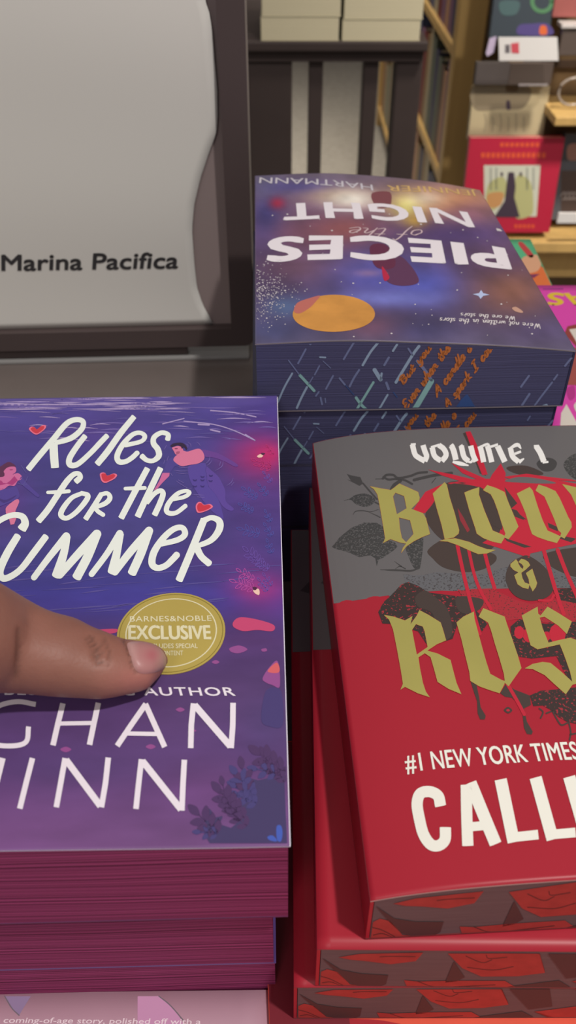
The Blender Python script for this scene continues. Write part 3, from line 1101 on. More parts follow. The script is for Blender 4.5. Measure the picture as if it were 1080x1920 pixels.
for k in range(4):
    zz -= HT[k]
    dx, dy = (0, 0) if k == 0 else (-.0022 + .0002 * k, .0012)
    lab = ['dark night sky paperback with orange planet, upside down atop its stack beside the sign',
           'navy-edged paperback directly under the topmost night sky paperback',
           'navy-edged paperback third in the night sky stack, mostly hidden',
           'navy-edged paperback at the bottom of the night sky stack, on the table'][k]
    bk, fc = make_book('paperback_book', lab, SG, sx + dx, sy + dy, zz, YS, SWd, SD, HT[k], M_SPACE if k == 0 else M_NAVY, M_NAVYP, 'right',
                       zt=space_zt(HT[k]) if k == 0 else (lambda x, y, t=HT[k]: t - .0002 + (space_zb(x, y) if False else 0)), zb=space_zb if k == 0 else None, paint=paint_space if k == 0 else None,
                       res=.0008 if k == 0 else .02, back=M_NAVY if k == 0 else None, m_edge=M_LIP if k == 0 else mat('navy_edge', (70, 68, 92), .5))
    if k < 2:
        pb = [c for c in bk.children if c.name.startswith('page_block')][0]
        fs = Surf(bk, 'front', y0=-SD / 2)
        if k == 0:
            fs0 = fs
        p = Print(fs, .00012)
        dz = (HT[0] - HT[k]) * 1.0
        p.sf = fs0
        for T, pts, w_, m_ in SEG:
            p.stroke(pts, w_, m_, 1, T=T)
        p.fill([(770, 460), (800, 455), (855, 580), (700, 575), (720, 520)], FACE_DEEP, 1, T=C7, smooth=True)
        p.fill([(270, 1540), (260, 1665), (190, 1665)], FACE_CYAN, 1, T=C9)
        for st, A_, B_, C_ in (('But you', (250, 365), (490, 60), (190, 310)), ('Even when the', (280, 575), (655, 60), (210, 510)),
                               ('A candle o', (540, 465), (835, 60), (480, 385)), ('A spark I cou', (625, 575), (1010, 55), (565, 500))):
            t_ = lambda q: (C7[0] + q[0] / C7[2], C7[1] + q[1] / C7[2])
            p.script(st, t_(A_), t_(B_), t_((A_[0] + (C_[0] - A_[0]) * .72, A_[1] + (C_[1] - A_[1]) * .72)), .00054, FACE_ORANGE, 3, slant=.15)
        zl, zh = .0012, HT[k] - .0012
        nv = []
        p.v = [(v[0], v[1], min(max(v[2] - (0 if k == 0 else HT[0] - HT[k] + .0004), zl), (space_zt(HT[0])(v[0], 0) - .0012) if k == 0 else zh)) for v in p.v]
        p.build('edge_print', pb)
    if k == 0:
        sb = bk
        cs = Surf(bk, 'cover', space_zt(HT[0]))
        lim = (-SWd / 2 + .0003, SWd / 2 - .0003, -SD / 2 + .0003, SD / 2 - .0003)
        M_CHROME = mat('print_silver_white', (244, 236, 242), .35)
        M_FIG = mat('print_maroon_figure', (98, 58, 92), .4)
        p = Print(cs, clip=lim)
        p.fill([(698, 362), (730, 360), (734, 378), (728, 388), (712, 390), (700, 380)], mat('print_rust_figure', (132, 76, 84), .4), 1, smooth=True)
        p.fill([(724, 492), (748, 480), (768, 496), (782, 516), (784, 530), (764, 536), (738, 534), (722, 522)], M_FIG, 1, smooth=True)
        p.fill([(694, 462), (720, 458), (738, 476), (740, 500), (716, 505), (700, 494)], mat('print_plum', (104, 46, 76), .4), 2, smooth=True)
        p.fill([(716, 500), (726, 512), (730, 522), (720, 526)], mat('print_red_scarf', (190, 40, 74), .4), 3, smooth=True)
        a = np.linspace(0, 2 * math.pi, 49)[:-1]
        mc_ = np.array(cs.uv(626, 586.5))
        e1, e2 = np.array(cs.uv(703, 588)) - mc_, np.array(cs.uv(626, 553)) - mc_
        M_MOON = mat('print_orange_planet', (214, 150, 74), .4, var=.13, scale=75)
        p.fill_ab([[tuple(mc_ + e1 * math.cos(t) + e2 * math.sin(t)) for t in a]], M_MOON, 2)
        p.fill([(551, 584), (558, 568), (585, 558), (600, 555), (592, 566), (580, 578), (562, 588)], mat('print_planet_pink', (196, 112, 102), .4), 3, smooth=True)
        rr = random.Random(2)
        M_ST = mat('print_star_white', (220, 212, 214), .4)
        for i in range(330):
            px_, py_ = 480 + abs(rr.gauss(0, 32)), 550 + rr.gauss(0, 26)
            s_ = rr.uniform(.5, 1.7)
            if px_ < 585:
                p.fill([(px_ - s_, py_), (px_, py_ + s_ * .6), (px_ + s_, py_), (px_, py_ - s_ * .6)], M_ST, 1)
        for i in range(70):
            px_, py_ = rr.uniform(500, 1040), rr.uniform(400, 632)
            s_ = rr.uniform(.8, 2.6)
            p.fill([(px_ - s_, py_), (px_, py_ + s_ * .6), (px_ + s_, py_), (px_, py_ - s_ * .6)], M_ST, 1)
        p.fill([(886, 552), (898, 550), (902, 544), (906, 550), (918, 553), (906, 555), (901, 561), (897, 555)], mat('print_blue_star', (190, 204, 240), .4), 2)
        p.fill([(960, 578), (968, 576), (980, 584), (978, 587), (966, 584)], mat('print_tan_comet', (206, 160, 140), .4), 2, smooth=True)
        p.fill([(1020 - 90, 428), (938, 430), (942, 434), (932, 433)], M_ST, 2)
        p.build('cover_art', fc)
        p = Print(cs, clip=lim)
        p.text('PIECES', (941, 465), (509, 448), (955, 506), M_CHROME, 4, bold=.05, space=1.08)
        p.text('NIGHT', (873, 398), (533, 383), (888, 428), M_CHROME, 4, bold=.04, space=1.1)
        p.script('of the', (795, 432), (656, 426), (800, 453), .00042, mat('print_pink_white', (222, 196, 200), .4), 4)
        p.build('title_lettering', fc)
        p = Print(cs, clip=lim)
        p.text('JENNIFER', (893, 359), (725, 348), (898, 369.5), mat('print_gold_letters', (222, 184, 120), .4), 4, bold=.004)
        p.text('HARTMANN', (698, 347), (487, 333), (700, 358.5), mat('print_pale_letters', (212, 206, 214), .4), 4, bold=.004)
        p.build('author_lettering', fc)
        p = Print(cs, clip=lim)
        p.script("We're not written in the stars", (1013, 608), (824, 596), (1018, 618), .00026, M_ST, 4)
        p.script("We are the stars", (966, 594), (863, 587), (970, 603), .00026, M_ST, 4)
        p.build('tagline', fc)
# ------------------------------------------------------------------ purple paperbacks
YP = R(1.45)
PW, PD, PT = .140, .2102, .0415
pcx, pcy = rect_from(0.0, .1103, 'right', YP, PW, PD)
rn = random.Random(11)


def purple_zt(x, y):
    return PT + .0007 * math.sin((x + .07) * 34) * (1 - (y + .105) / .3) - .0007


def paint_purple(px, py, x, y):
    nz = fbm(x * 70 + 5, y * 200 + 3, 4, 4)[:, None]
    n2 = fbm(x * 22 + 2, y * 60 + 9, 9, 3)[:, None]
    c = ramp(py, [(735, (98, 84, 152)), (765, (84, 72, 150)), (800, (78, 68, 146)), (900, (74, 68, 136)), (1000, (76, 70, 134)), (1060, (72, 68, 140)), (1110, (72, 66, 150)), (1160, (78, 64, 136)), (1200, (92, 66, 126)), (1300, (92, 66, 116)), (1400, (96, 68, 122)), (1480, (110, 74, 130)), (1585, (124, 84, 138))])
    side = 1 / (1 + np.exp(-(px - 440) / 28.0)) * (1 / (1 + np.exp((py - 1130) / 40.0))) * (1 / (1 + np.exp(-(py - 800) / 25.0)))
    c = c * (1 - .45 * side[:, None]) + np.array((112, 56, 138.)) * .45 * side[:, None]
    for b in [(488, 856, 62, 42, (186, 50, 118), .85), (505, 852, 24, 20, (212, 44, 104), .6), (490, 1105, 62, 42, (168, 56, 136), .75), (478, 1110, 30, 20, (206, 60, 130), .5), (-10, 930, 60, 60, (112, 60, 148), .6),
              (170, 812, 100, 30, (94, 66, 150), .5), (400, 940, 60, 40, (92, 62, 146), .4), (420, 1050, 90, 30, (104, 66, 142), .5), (250, 1130, 260, 22, (74, 66, 160), .6), (470, 1190, 60, 34, (96, 62, 118), .6),
              (500, 1360, 60, 60, (84, 70, 122), .5), (120, 1440, 200, 40, (82, 64, 116), .5), (400, 1480, 90, 40, (122, 78, 138), .5), (520, 1010, 40, 60, (76, 70, 140), .5), (60, 1560, 160, 40, (126, 82, 140), .4)]:
        c = blob(c, px, py, *b[:5], a=b[5])
    return c * (.92 + .16 * nz) * (.95 + .1 * n2)


M_PUR = mat('printed_purple_cover', rough=.38, spec=.3, attr='Art')
M_PURB = mat('purple_back_cover', (88, 66, 124), .4, var=.06, scale=30)
M_MAGP = page_mat('magenta_stained_pages', (98, 22, 64), (176, 72, 124), 1000, k=.95)
M_LILEDGE = mat('lilac_cover_edge', (196, 186, 216), .5)
PG = 'purple cover paperbacks with magenta pages'
PL = ['purple illustrated paperback under the pressing thumb, topmost of its magenta-edged stack',
      'magenta-edged paperback second in its stack, shaded by the top purple one',
      'magenta-edged paperback at the bottom, rising just behind the pale pink book']
for k in range(3):
    ox, oy = ((0, 0), (-.0046, .0040), (-.0042, .0040))[k]
    bk, fc = make_book('paperback_book', PL[k], PG, pcx + ox, pcy + oy, PT * (2 - k), YP, PW, PD, PT, M_PUR if k == 0 else M_PURB, M_MAGP, 'left',
                       zt=purple_zt if k == 0 else None, paint=paint_purple if k == 0 else None, res=.0008 if k == 0 else .02, back=M_PURB if k == 0 else None, m_edge=M_LILEDGE if k == 0 else mat('purple_cover_edge', (120, 92, 150), .5), ct=.0006 if k == 0 else .0004, m_edge2=mat('purple_cover_edge', (120, 92, 150), .5) if k else mat('plum_cover_edge', (110, 44, 88), .5))
    if k == 0:
        top, tfc = bk, fc
grid_slab('flyleaf', -PW / 2 + .001, PW / 2 + .0007, -PD / 2 + .0002, PD / 2 - .0002, lambda x, y: purple_zt(x, y) - .00062, lambda x, y: purple_zt(x, y) - .00074, 30, 10, [mat('white_flyleaf', (236, 230, 240), .6)], top)
ps = Surf(top, 'cover', purple_zt)
PLIM = (-PW / 2 + .0004, PW / 2, -PD / 2 + .0004, PD / 2 - .0004)
INK = mat('print_white_title', (244, 249, 241), .4)
INK2 = mat('print_white_author', (246, 236, 246), .4)
c1, c2, c3, c4 = (0, 760, 4.5), (200, 760, 4.5), (0, 940, 4.5), (200, 940, 4.5)

# water, swimmers, foliage -------------------------------------------------
M_RIP = mat('print_lilac_ripple', (176, 156, 204), .4)
M_RIP2 = mat('print_violet_ripple', (122, 104, 176), .4)
M_RIP3 = mat('print_dim_ripple', (94, 84, 156), .4)
p = Print(ps, clip=PLIM)
for i in range(90):
    py_ = 742 + 26 * rn.random() ** 1.3
    px_ = rn.gauss(150, 130)
    L = rn.uniform(30, 110)
    p.stroke([(px_ - L / 2, py_), (px_, py_ - rn.uniform(-.6, .6)), (px_ + L / 2, py_)], [.3, rn.uniform(1.2, 3.4), .3], (M_RIP, M_RIP, M_RIP2)[i % 3], 1, caps=0, n=4)
for i in range(70):
    py_ = 770 + 60 * rn.random() ** 1.5
    px_ = rn.uniform(-180, 510)
    L = rn.uniform(20, 70)
    p.stroke([(px_ - L / 2, py_ + rn.uniform(-2, 2)), (px_, py_ - 1), (px_ + L / 2, py_ + 1)], [.3, rn.uniform(1, 2.4), .3], (M_RIP2, M_RIP3, M_RIP2, M_RIP)[i % 4], 1, caps=0, n=4)
for i in range(46):
    py_ = rn.uniform(1060, 1150)
    px_ = rn.uniform(-200, 520)
    L = rn.uniform(40, 120)
    p.stroke([(px_ - L / 2, py_ + 4), (px_, py_), (px_ + L / 2, py_ - 3)], [.3, rn.uniform(1, 3.0), .3], M_RIP3, 1, caps=0, n=4)
for pts, w_ in [([(345, 790), (400, 796), (440, 808), (478, 826)], 2.0), ([(395, 770), (440, 774), (480, 782)], 2.2), ([(372, 796), (392, 797)], 3), ([(395, 806), (412, 810)], 3), ([(460, 815), (478, 826)], 2.4), ([(305, 795), (345, 785)], 2)]:
    p.stroke(pts, w_, M_RIP, 1, n=4)
SKIN, SKIN2 = mat('print_pink_skin', (212, 112, 164), .4), mat('print_rose_skin', (224, 124, 160), .4)
c5, c6 = (0, 840, 9), (290, 810, 6.75)
p.fill([(-200, 420), (0, 320), (80, 268), (160, 240), (262, 300), (240, 335), (150, 355), (105, 400), (70, 480), (-20, 490), (-160, 480)], mat('print_auburn_hair', (96, 48, 84), .4), 2, T=c5, smooth=True)
p.fill([(135, 330), (255, 322), (272, 400), (215, 452), (260, 435), (310, 430), (368, 480), (350, 540), (300, 560), (248, 640), (150, 640), (60, 700), (-100, 715), (-160, 520), (50, 490), (78, 440), (65, 395)], SKIN, 3, T=c5, smooth=True)
p.fill([(-60, 530), (30, 560), (55, 595), (110, 600), (170, 560), (245, 478), (300, 550), (250, 600), (210, 632), (120, 606), (20, 630), (-60, 640)], mat('print_magenta_bikini', (176, 62, 128), .4), 4, T=c5)
p.fill([(165, 365), (215, 362), (212, 378), (170, 380)], mat('print_rose_shade', (168, 70, 126), .4), 4, T=c5, smooth=True)
WAT = mat('print_water_violet', (86, 70, 152), .4)
p.fill([(365, 485), (430, 570), (540, 680), (665, 800), (625, 830), (500, 730), (400, 650), (330, 570)], WAT, 3, T=c5, smooth=True)
p.fill([(-80, 720), (150, 690), (260, 645), (330, 780), (300, 860), (150, 930), (-80, 990)], WAT, 3, T=c5, smooth=True)
p.fill([(-20, 850), (100, 880), (280, 800), (200, 870), (60, 930)], mat('print_water_deep', (74, 56, 128), .4), 4, T=c5, smooth=True)
p.fill([(105, 1010), (180, 935), (290, 868), (325, 912), (272, 1040), (240, 1110), (115, 1120), (98, 1060)], SKIN2, 4, T=c5, smooth=True)
p.fill([(150, 1180), (280, 1180), (240, 1290), (180, 1300)], SKIN2, 3, T=c5)
for pts in ([(300, 600), (390, 620), (430, 570)], [(400, 640), (450, 615)], [(360, 300), (410, 380), (440, 420)], [(440, 560), (470, 490)]):
    p.stroke(pts, 14, M_RIP3, 4, T=c5, n=4)
HAIRK = mat('print_black_hair', (52, 36, 66), .4)
p.fill([(600, 228), (720, 248), (840, 288), (1045, 412), (1018, 442), (880, 372), (740, 325), (625, 312)], mat('print_arm_violet', (110, 68, 150), .4), 2, T=c6, smooth=True)
LEGV = mat('print_leg_violet', (92, 74, 160), .4)
p.fill([(425, 440), (530, 410), (640, 400), (665, 520), (680, 670), (800, 840), (872, 1092), (800, 1062), (700, 980), (580, 830), (480, 680), (432, 560)], LEGV, 2, T=c6, smooth=True)
p.fill([(640, 440), (720, 490), (800, 560), (832, 610), (892, 740), (902, 880), (1000, 970), (960, 1000), (860, 940), (760, 780), (655, 650)], mat('print_leg_violet_far', (98, 74, 160), .4), 2, T=c6, smooth=True)
p.fill([(240, 330), (195, 335), (150, 385), (130, 450), (108, 525), (190, 520), (250, 440), (300, 420)], mat('print_sleeve_violet', (82, 70, 148), .4), 2, T=c6, smooth=True)
p.fill([(100, 520), (190, 520), (185, 560), (90, 655), (30, 728), (-10, 740), (60, 620)], SKIN, 3, T=c6)
p.fill([(350, 235), (410, 252), (480, 232), (560, 214), (612, 258), (628, 340), (560, 398), (430, 422), (350, 436), (290, 410), (238, 360), (262, 310), (330, 262)], SKIN2, 3, T=c6, smooth=True)
p.fill([(220, 205), (250, 190), (300, 180), (345, 200), (360, 245), (310, 280), (268, 288), (245, 250), (232, 228)], SKIN2, 4, T=c6, smooth=True)
p.fill([(200, 178), (240, 148), (330, 138), (380, 160), (412, 205), (402, 232), (372, 195), (345, 215), (325, 180), (280, 172), (226, 192)], HAIRK, 5, T=c6, smooth=True)
p.fill([(255, 208), (290, 206), (288, 220), (260, 222)], mat('print_brow', (150, 70, 110), .4), 5, T=c6, smooth=True)
p.fill([(275, 255), (318, 250), (310, 276), (275, 280)], mat('print_beard', (176, 90, 124), .4), 5, T=c6, smooth=True)
for (x, y) in ((510, 612), (605, 612), (605, 570), (708, 622), (712, 555), (510, 690), (605, 690)):
    p.fill([(x - 26, y - 12), (x, y - 3), (x + 26, y - 10), (x + 16, y + 12), (x - 16, y + 12)], mat('print_dark_violet', (66, 52, 122), .4), 4, T=c6, smooth=True)
for pts in ([(250, 490), (330, 498), (430, 495)], [(270, 520), (350, 530), (430, 525)], [(290, 440), (360, 455), (460, 445)], [(275, 625), (340, 670), (420, 715), (465, 715)], [(300, 610), (370, 650)], [(470, 798), (550, 800), (630, 803)], [(540, 826), (630, 832)],
            [(420, 130), (455, 160), (460, 195)], [(380, 150), (420, 170), (415, 205)], [(530, 130), (560, 150), (580, 185)], [(870, 365), (850, 440), (765, 495)], [(835, 380), (820, 430)], [(995, 585), (970, 640), (910, 685)], [(1005, 640), (970, 680)], [(725, 360), (700, 400), (660, 430)], [(700, 300), (690, 360), (640, 410)],
            [(150, 170), (125, 220)], [(175, 310), (155, 370)], [(200, 520), (225, 560)], [(130, 360), (115, 400)]):
    p.stroke(pts, [2, 8, 2] if len(pts) == 3 else [6] * len(pts), M_RIP2, 4, T=c6, n=4)
c44 = (400, 820, 6.4)


def sprig(x, y, ang, L, n, col, w=5.5, T=c44, solid=False, layer=2):
    """a pinnate leaf drawn in outline, its tip at (x, y)"""
    ca, sa = math.cos(ang), math.sin(ang)
    for i in range(n + 1):
        bx, by = x + ca * L * (.25 + i * .75 / max(n, 1)), y + sa * L * (.25 + i * .75 / max(n, 1))
        for s_ in ((0,) if i == 0 else (-1, 1)):
            da = ang + math.pi + s_ * .85
            ll = L * (.34 if i == 0 else .36 - .02 * i) * (1.4 if solid else 1)
            tx, ty = bx + math.cos(da) * ll, by + math.sin(da) * ll
            lw = .27 if solid else .2
            nx_, ny_ = -math.sin(da) * ll * lw, math.cos(da) * ll * lw
            mx, my = (bx + tx) / 2, (by + ty) / 2
            if solid:
                p.fill([(bx, by), (mx + nx_, my + ny_), (tx, ty), (mx - nx_, my - ny_)], col, layer, T=T, smooth=True)
            else:
                p.stroke([(bx, by), (mx + nx_, my + ny_), (tx, ty), (mx - nx_, my - ny_), (bx, by)], w, col, layer, T=T, n=4)
    p.stroke([(x + ca * L * .2, y + sa * L * .2), (x + ca * L, y + sa * L)], w, col, layer, T=T)


LB, LV, LP, LM = mat('print_leaf_blue', (86, 86, 168), .4), mat('print_leaf_violet', (112, 84, 172), .4), mat('print_leaf_pink', (190, 84, 170), .4), mat('print_leaf_magenta', (196, 56, 124), .4)
for a_ in [(350, 610, .6, 210, 3, LB), (310, 800, .5, 190, 3, LB), (300, 1095, .25, 260, 3, LB), (610, 1040, 1.0, 170, 2, LB), (640, 1230, 1.2, 170, 2, LB), (370, 1330, .75, 300, 4, LV), (480, 1460, .6, 220, 3, LV),
           (290, 1590, .6, 230, 3, LP), (215, 1720, .35, 280, 3, LP), (540, 560, .9, 170, 2, LB), (640, 100, .9, 130, 2, LM), (470, 270, .3, 230, 2, LM), (500, 330, .2, 190, 2, LM), (600, 1640, 1.0, 170, 2, LV), (540, 1700, .9, 180, 3, LV), (620, 880, 1.1, 150, 2, LB), (600, 420, .9, 150, 2, LV)]:
    sprig(*a_, w=7)
LAMP, LAMPK = mat('print_lamp_cream', (248, 206, 190), .4), mat('print_lamp_cap', (84, 40, 74), .4)
p.fill([(525, 230), (560, 205), (595, 215), (585, 240), (545, 246)], LAMP, 3, T=c44, smooth=True)
p.fill([(575, 190), (620, 195), (600, 215), (580, 212)], LAMPK, 4, T=c44, smooth=True)
p.fill([(478, 1835), (540, 1820), (556, 1860), (545, 1895), (500, 1875)], LAMP, 3, T=c44, smooth=True)
p.fill([(470, 1800), (525, 1805), (510, 1835), (485, 1835)], LAMPK, 4, T=c44, smooth=True)
c40 = (0, 1080, 1.929)
CORAL, CORL2, BLU = mat('print_coral', (206, 76, 120), .4), mat('print_mauve_pink', (156, 84, 150), .4), mat('print_leaf_cobalt', (74, 98, 190), .4)
p.fill([(845, 165), (870, 150), (930, 158), (990, 178), (985, 200), (930, 196), (880, 200), (845, 185)], CORAL, 2, T=c40, smooth=True)
p.fill([(335, 197), (420, 192), (420, 205), (380, 210)], CORAL, 2, T=c40, smooth=True)
p.fill([(830, 262), (865, 252), (895, 266), (865, 280), (838, 276)], CORL2, 2, T=c40, smooth=True)
p.fill([(945, 266), (962, 262), (965, 272), (950, 274)], CORL2, 2, T=c40, smooth=True)
p.fill([(950, 370), (975, 330), (1005, 310), (1012, 400), (985, 395), (960, 385)], CORL2, 2, T=c40, smooth=True)
p.fill([(968, 345), (1000, 314), (1012, 340), (1000, 352)], mat('print_salmon', (222, 104, 110), .4), 3, T=c40, smooth=True)
p.fill([(960, 420), (1000, 405), (1020, 430), (1022, 540), (975, 545), (945, 520)], mat('print_indigo_rock', (78, 66, 122), .4), 2, T=c40, smooth=True)
for (x, y, r_) in ((652, 484, 16), (545, 618, 18), (238, 628, 20), (780, 312, 14), (700, 560, 10)):
    p.fill([(x - r_, y), (x, y - r_ * .5), (x + r_, y), (x, y + r_ * .5)], CORL2, 1, T=c40, smooth=True)
SIL, SIL2, SIL3 = mat('print_slate_foliage', (74, 64, 108), .4), mat('print_plum_foliage', (84, 58, 104), .4), mat('print_blue_foliage', (78, 70, 126), .4)
c48 = (340, 1380, 5.268)
p.fill([(280, 1060), (230, 980), (330, 880), (400, 880), (490, 910), (540, 870), (560, 720), (600, 600), (600, 480), (680, 420), (760, 440), (850, 420), (940, 380), (1010, 300), (1045, 1060)], SIL, 2, T=c48)
for (x, y, an, L, n, m_) in [(120, 730, .75, 330, 3, SIL2), (150, 950, .05, 200, 2, SIL3), (280, 760, 1.3, 200, 2, SIL), (400, 440, 1.35, 220, 2, SIL2), (345, 505, .85, 320, 3, SIL2), (420, 640, .7, 260, 3, SIL2), (470, 740, .7, 230, 2, SIL2), (590, 260, 1.4, 280, 2, SIL2), (515, 340, .9, 280, 3, SIL3), (500, 480, .5, 260, 2, SIL3), (520, 570, .4, 240, 2, SIL3), (720, 140, .65, 330, 3, SIL2), (700, 320, .2, 240, 2, SIL3), (800, 150, 1.1, 240, 2, SIL2), (860, 210, 1.0, 240, 2, SIL2), (940, 270, 1.2, 200, 2, SIL2), (380, 820, 2.3, 160, 2, SIL)]:
    sprig(x, y, an, L, n, m_, w=12, T=c48, solid=True, layer=3)
p.fill([(850, 1000), (900, 985), (945, 1030), (930, 1045), (870, 1030)], BLU, 4, T=c48, smooth=True)
p.fill([(945, 890), (985, 890), (1000, 960), (985, 1040), (950, 1035), (938, 960)], BLU, 4, T=c48, smooth=True)
p.build('cover_art', tfc)

# title -------------------------------------------------------------------
p = Print(ps, clip=PLIM)
TL = [
    (c1, [(240, 543), (330, 432), (450, 290), (560, 160), (640, 124), (700, 140), (692, 200), (620, 268), (540, 302), (468, 318)], [50, 50, 50, 48, 44, 44, 46, 48, 44, 40], .3),
    (c1, [(452, 322), (456, 420), (465, 530)], [70, 70, 66], .1),
    (c1, [(718, 262), (650, 350), (588, 450), (592, 505), (655, 500), (760, 410), (850, 315), (905, 258)], [46, 48, 50, 50, 46, 44, 46, 44], .4),
    (c2, [(232, 98), (120, 235), (10, 390), (-80, 500)], [46, 52, 54, 52], .2),
    (c2, [(160, 340), (290, 308), (322, 265), (285, 236), (220, 250), (140, 330), (90, 425), (104, 478), (160, 478), (215, 445), (258, 405)], [38, 36, 40, 36, 40, 46, 48, 48, 42, 42, 42], .9),
    (c2, [(515, 292), (518, 250), (462, 235), (402, 272), (396, 325), (432, 375), (440, 430), (394, 470), (340, 466), (295, 430)], [46, 40, 40, 44, 48, 50, 50, 40, 40, 46], .5),
    (c1, [(640, 648), (676, 612), (664, 580), (620, 588), (560, 650), (480, 770), (400, 890), (325, 980)], [50, 48, 40, 44, 50, 52, 54, 54], .3),
    (c1, [(405, 738), (490, 735), (582, 728)], [28, 34, 32], 1),
    (c1, [(690, 746), (605, 785), (535, 870), (515, 930), (562, 956), (640, 908), (718, 820), (742, 765), (690, 744)], [36, 40, 46, 46, 40, 42, 46, 44, 36], 1),
    (c1, [(856, 752), (790, 860), (722, 965)], [42, 46, 46], .2), (c1, [(845, 758), (905, 746), (928, 785), (890, 830), (795, 868)], [38, 36, 44, 42, 34], .5), (c1, [(800, 868), (830, 900), (872, 928)], [34, 38, 36], .9),
    (c2, [(345, 535), (240, 730), (122, 955)], [50, 52, 52], .2), (c2, [(158, 706), (240, 703), (322, 700)], [30, 34, 32], 1),
    (c2, [(455, 532), (360, 730), (262, 942)], [50, 52, 54], .2), (c2, [(340, 828), (400, 752), (452, 724), (476, 750), (450, 830), (405, 928)], [36, 40, 42, 46, 50, 50], .3),
    (c2, [(545, 800), (655, 776), (698, 742), (668, 726), (600, 748), (530, 820), (504, 885), (530, 914), (590, 908), (665, 852)], [32, 34, 36, 32, 38, 42, 44, 42, 38, 38], .9),
    (c3, [(185, 238), (212, 190), (192, 135), (125, 118), (50, 138), (-30, 185), (-100, 260), (-110, 330), (-70, 400), (-85, 490), (-170, 570), (-260, 590), (-330, 550)], [78, 66, 56, 48, 48, 50, 56, 60, 60, 60, 54, 54, 60], .3),
    (c3, [(150, 295), (60, 445), (0, 585), (22, 650), (85, 640), (180, 572), (290, 430), (388, 300)], [60, 66, 66, 58, 54, 54, 58, 56], .5),
    (c3, [(288, 645), (420, 470), (560, 298)], [52, 56, 66], 1), (c3, [(565, 300), (542, 430), (480, 632)], [62, 66, 84], .5), (c3, [(505, 625), (650, 460), (818, 280)], [62, 68, 76], 1), (c3, [(815, 285), (740, 470), (648, 645)], [76, 76, 78], .5),
    (c4, [(-126, 618), (0, 450), (112, 275)], [50, 52, 60], 1), (c4, [(115, 278), (92, 410), (50, 600)], [62, 64, 84], .5), (c4, [(70, 600), (200, 430), (358, 252)], [60, 66, 70], 1), (c4, [(355, 258), (290, 440), (214, 610)], [72, 74, 74], .5),
    (c4, [(455, 365), (600, 328), (660, 282), (640, 228), (570, 236), (480, 312), (400, 432), (384, 530), (430, 566), (500, 545), (560, 490), (592, 455)], [44, 48, 52, 48, 50, 54, 60, 60, 52, 52, 54, 56], .9),
    (c4, [(822, 158), (720, 410), (612, 668)], [60, 62, 62], .4), (c4, [(815, 168), (885, 142), (950, 172), (948, 245), (880, 332), (755, 385)], [50, 44, 58, 60, 50, 40], .3), (c4, [(762, 400), (800, 470), (865, 528)], [60, 56, 56], .7),
]
for i, (T, pts, w_, cap) in enumerate(TL):
    p.stroke_fill(pts, w_, INK, 6 + (i % 6) * .15, T=T, caps=max(cap, .05))
p.build('title_lettering', tfc)
p = Print(ps, clip=PLIM)
H_O, H_I = mat('print_heart_pink', (242, 120, 150), .4), mat('print_heart_red', (212, 58, 76), .4)
for T, L in ((c1, [(245, 205), (262, 184), (288, 186), (312, 206), (352, 174), (386, 172), (384, 198), (345, 232), (312, 250), (280, 240)]),
             (c1, [(843, 585), (862, 570), (888, 574), (906, 596), (962, 578), (989, 592), (970, 620), (925, 645), (886, 658), (856, 638)]),
             (c2, [(752, 850), (770, 822), (796, 820), (822, 842), (872, 836), (897, 858), (868, 882), (812, 905), (772, 910), (756, 890)])):
    p = Print(ps, clip=PLIM)
    p.fill(L, H_O, 6, T=T, smooth=True)
    cx_, cy_ = sum(q[0] for q in L) / len(L), sum(q[1] for q in L) / len(L)
    p.fill([(cx_ + (x - cx_) * .8, cy_ + (y - cy_) * .78) for x, y in L], H_I, 7, T=T, smooth=True)
    p.build('printed_heart', tfc)
p = Print(ps, clip=PLIM)
AL = [[(130, 466), (60, 456), (-15, 478), (-62, 540), (-45, 598), (20, 616), (92, 604), (104, 546)], [(228, 462), (210, 535), (192, 614)], [(356, 460), (340, 535), (324, 612)], [(528, 464), (475, 540), (424, 616)], [(526, 464), (560, 540), (596, 620)],
      [(700, 462), (692, 540), (690, 624)], [(843, 460), (842, 540), (836, 624)], [(118, 660), (95, 750), (72, 843)], [(236, 660), (220, 750), (204, 838)], [(392, 658), (382, 750), (367, 838)], [(512, 664), (502, 750), (492, 844)], [(667, 666), (662, 755), (658, 850)]]
for i, L in enumerate(AL):
    p.stroke(L, 20 if i else 18, INK2, 6, T=c40, caps=0, smooth=(i == 0))
for L, w_ in (([(218, 535), (340, 533)], 15), ([(462, 571), (572, 573)], 15), ([(704, 468), (834, 618)], 24), ([(239, 666), (364, 834)], 24), ([(515, 670), (655, 846)], 24),
              ([(-130, 470), (-160, 616)], 19), ([(-130, 470), (-70, 470)], 15), ([(-140, 540), (-85, 540)], 15), ([(-158, 612), (-95, 612)], 15), ([(-330, 616), (-290, 466)], 19), ([(-290, 466), (-255, 590)], 19), ([(-255, 590), (-195, 466)], 19), ([(-195, 466), (-205, 616)], 19),
              ([(10, 660), (-15, 760)], 22), ([(-15, 760), (-50, 830), (-110, 835), (-125, 780), (-95, 660)], 20)):
    p.stroke(L, w_, INK2, 6.1, T=c40, caps=0, smooth=len(L) > 2)
p.stroke([(-190, 660), (-260, 700), (-280, 780), (-240, 840), (-180, 820), (-150, 740), (-165, 675), (-190, 660)], 20, INK2, 6.1, T=c40, caps=0)
p.text('TIMES BESTSELLING AUTHOR', (-118, 1304), (442, 1305), (-118, 1288), INK2, 6, bold=.02, space=1.12)
p.build('author_lettering', tfc)

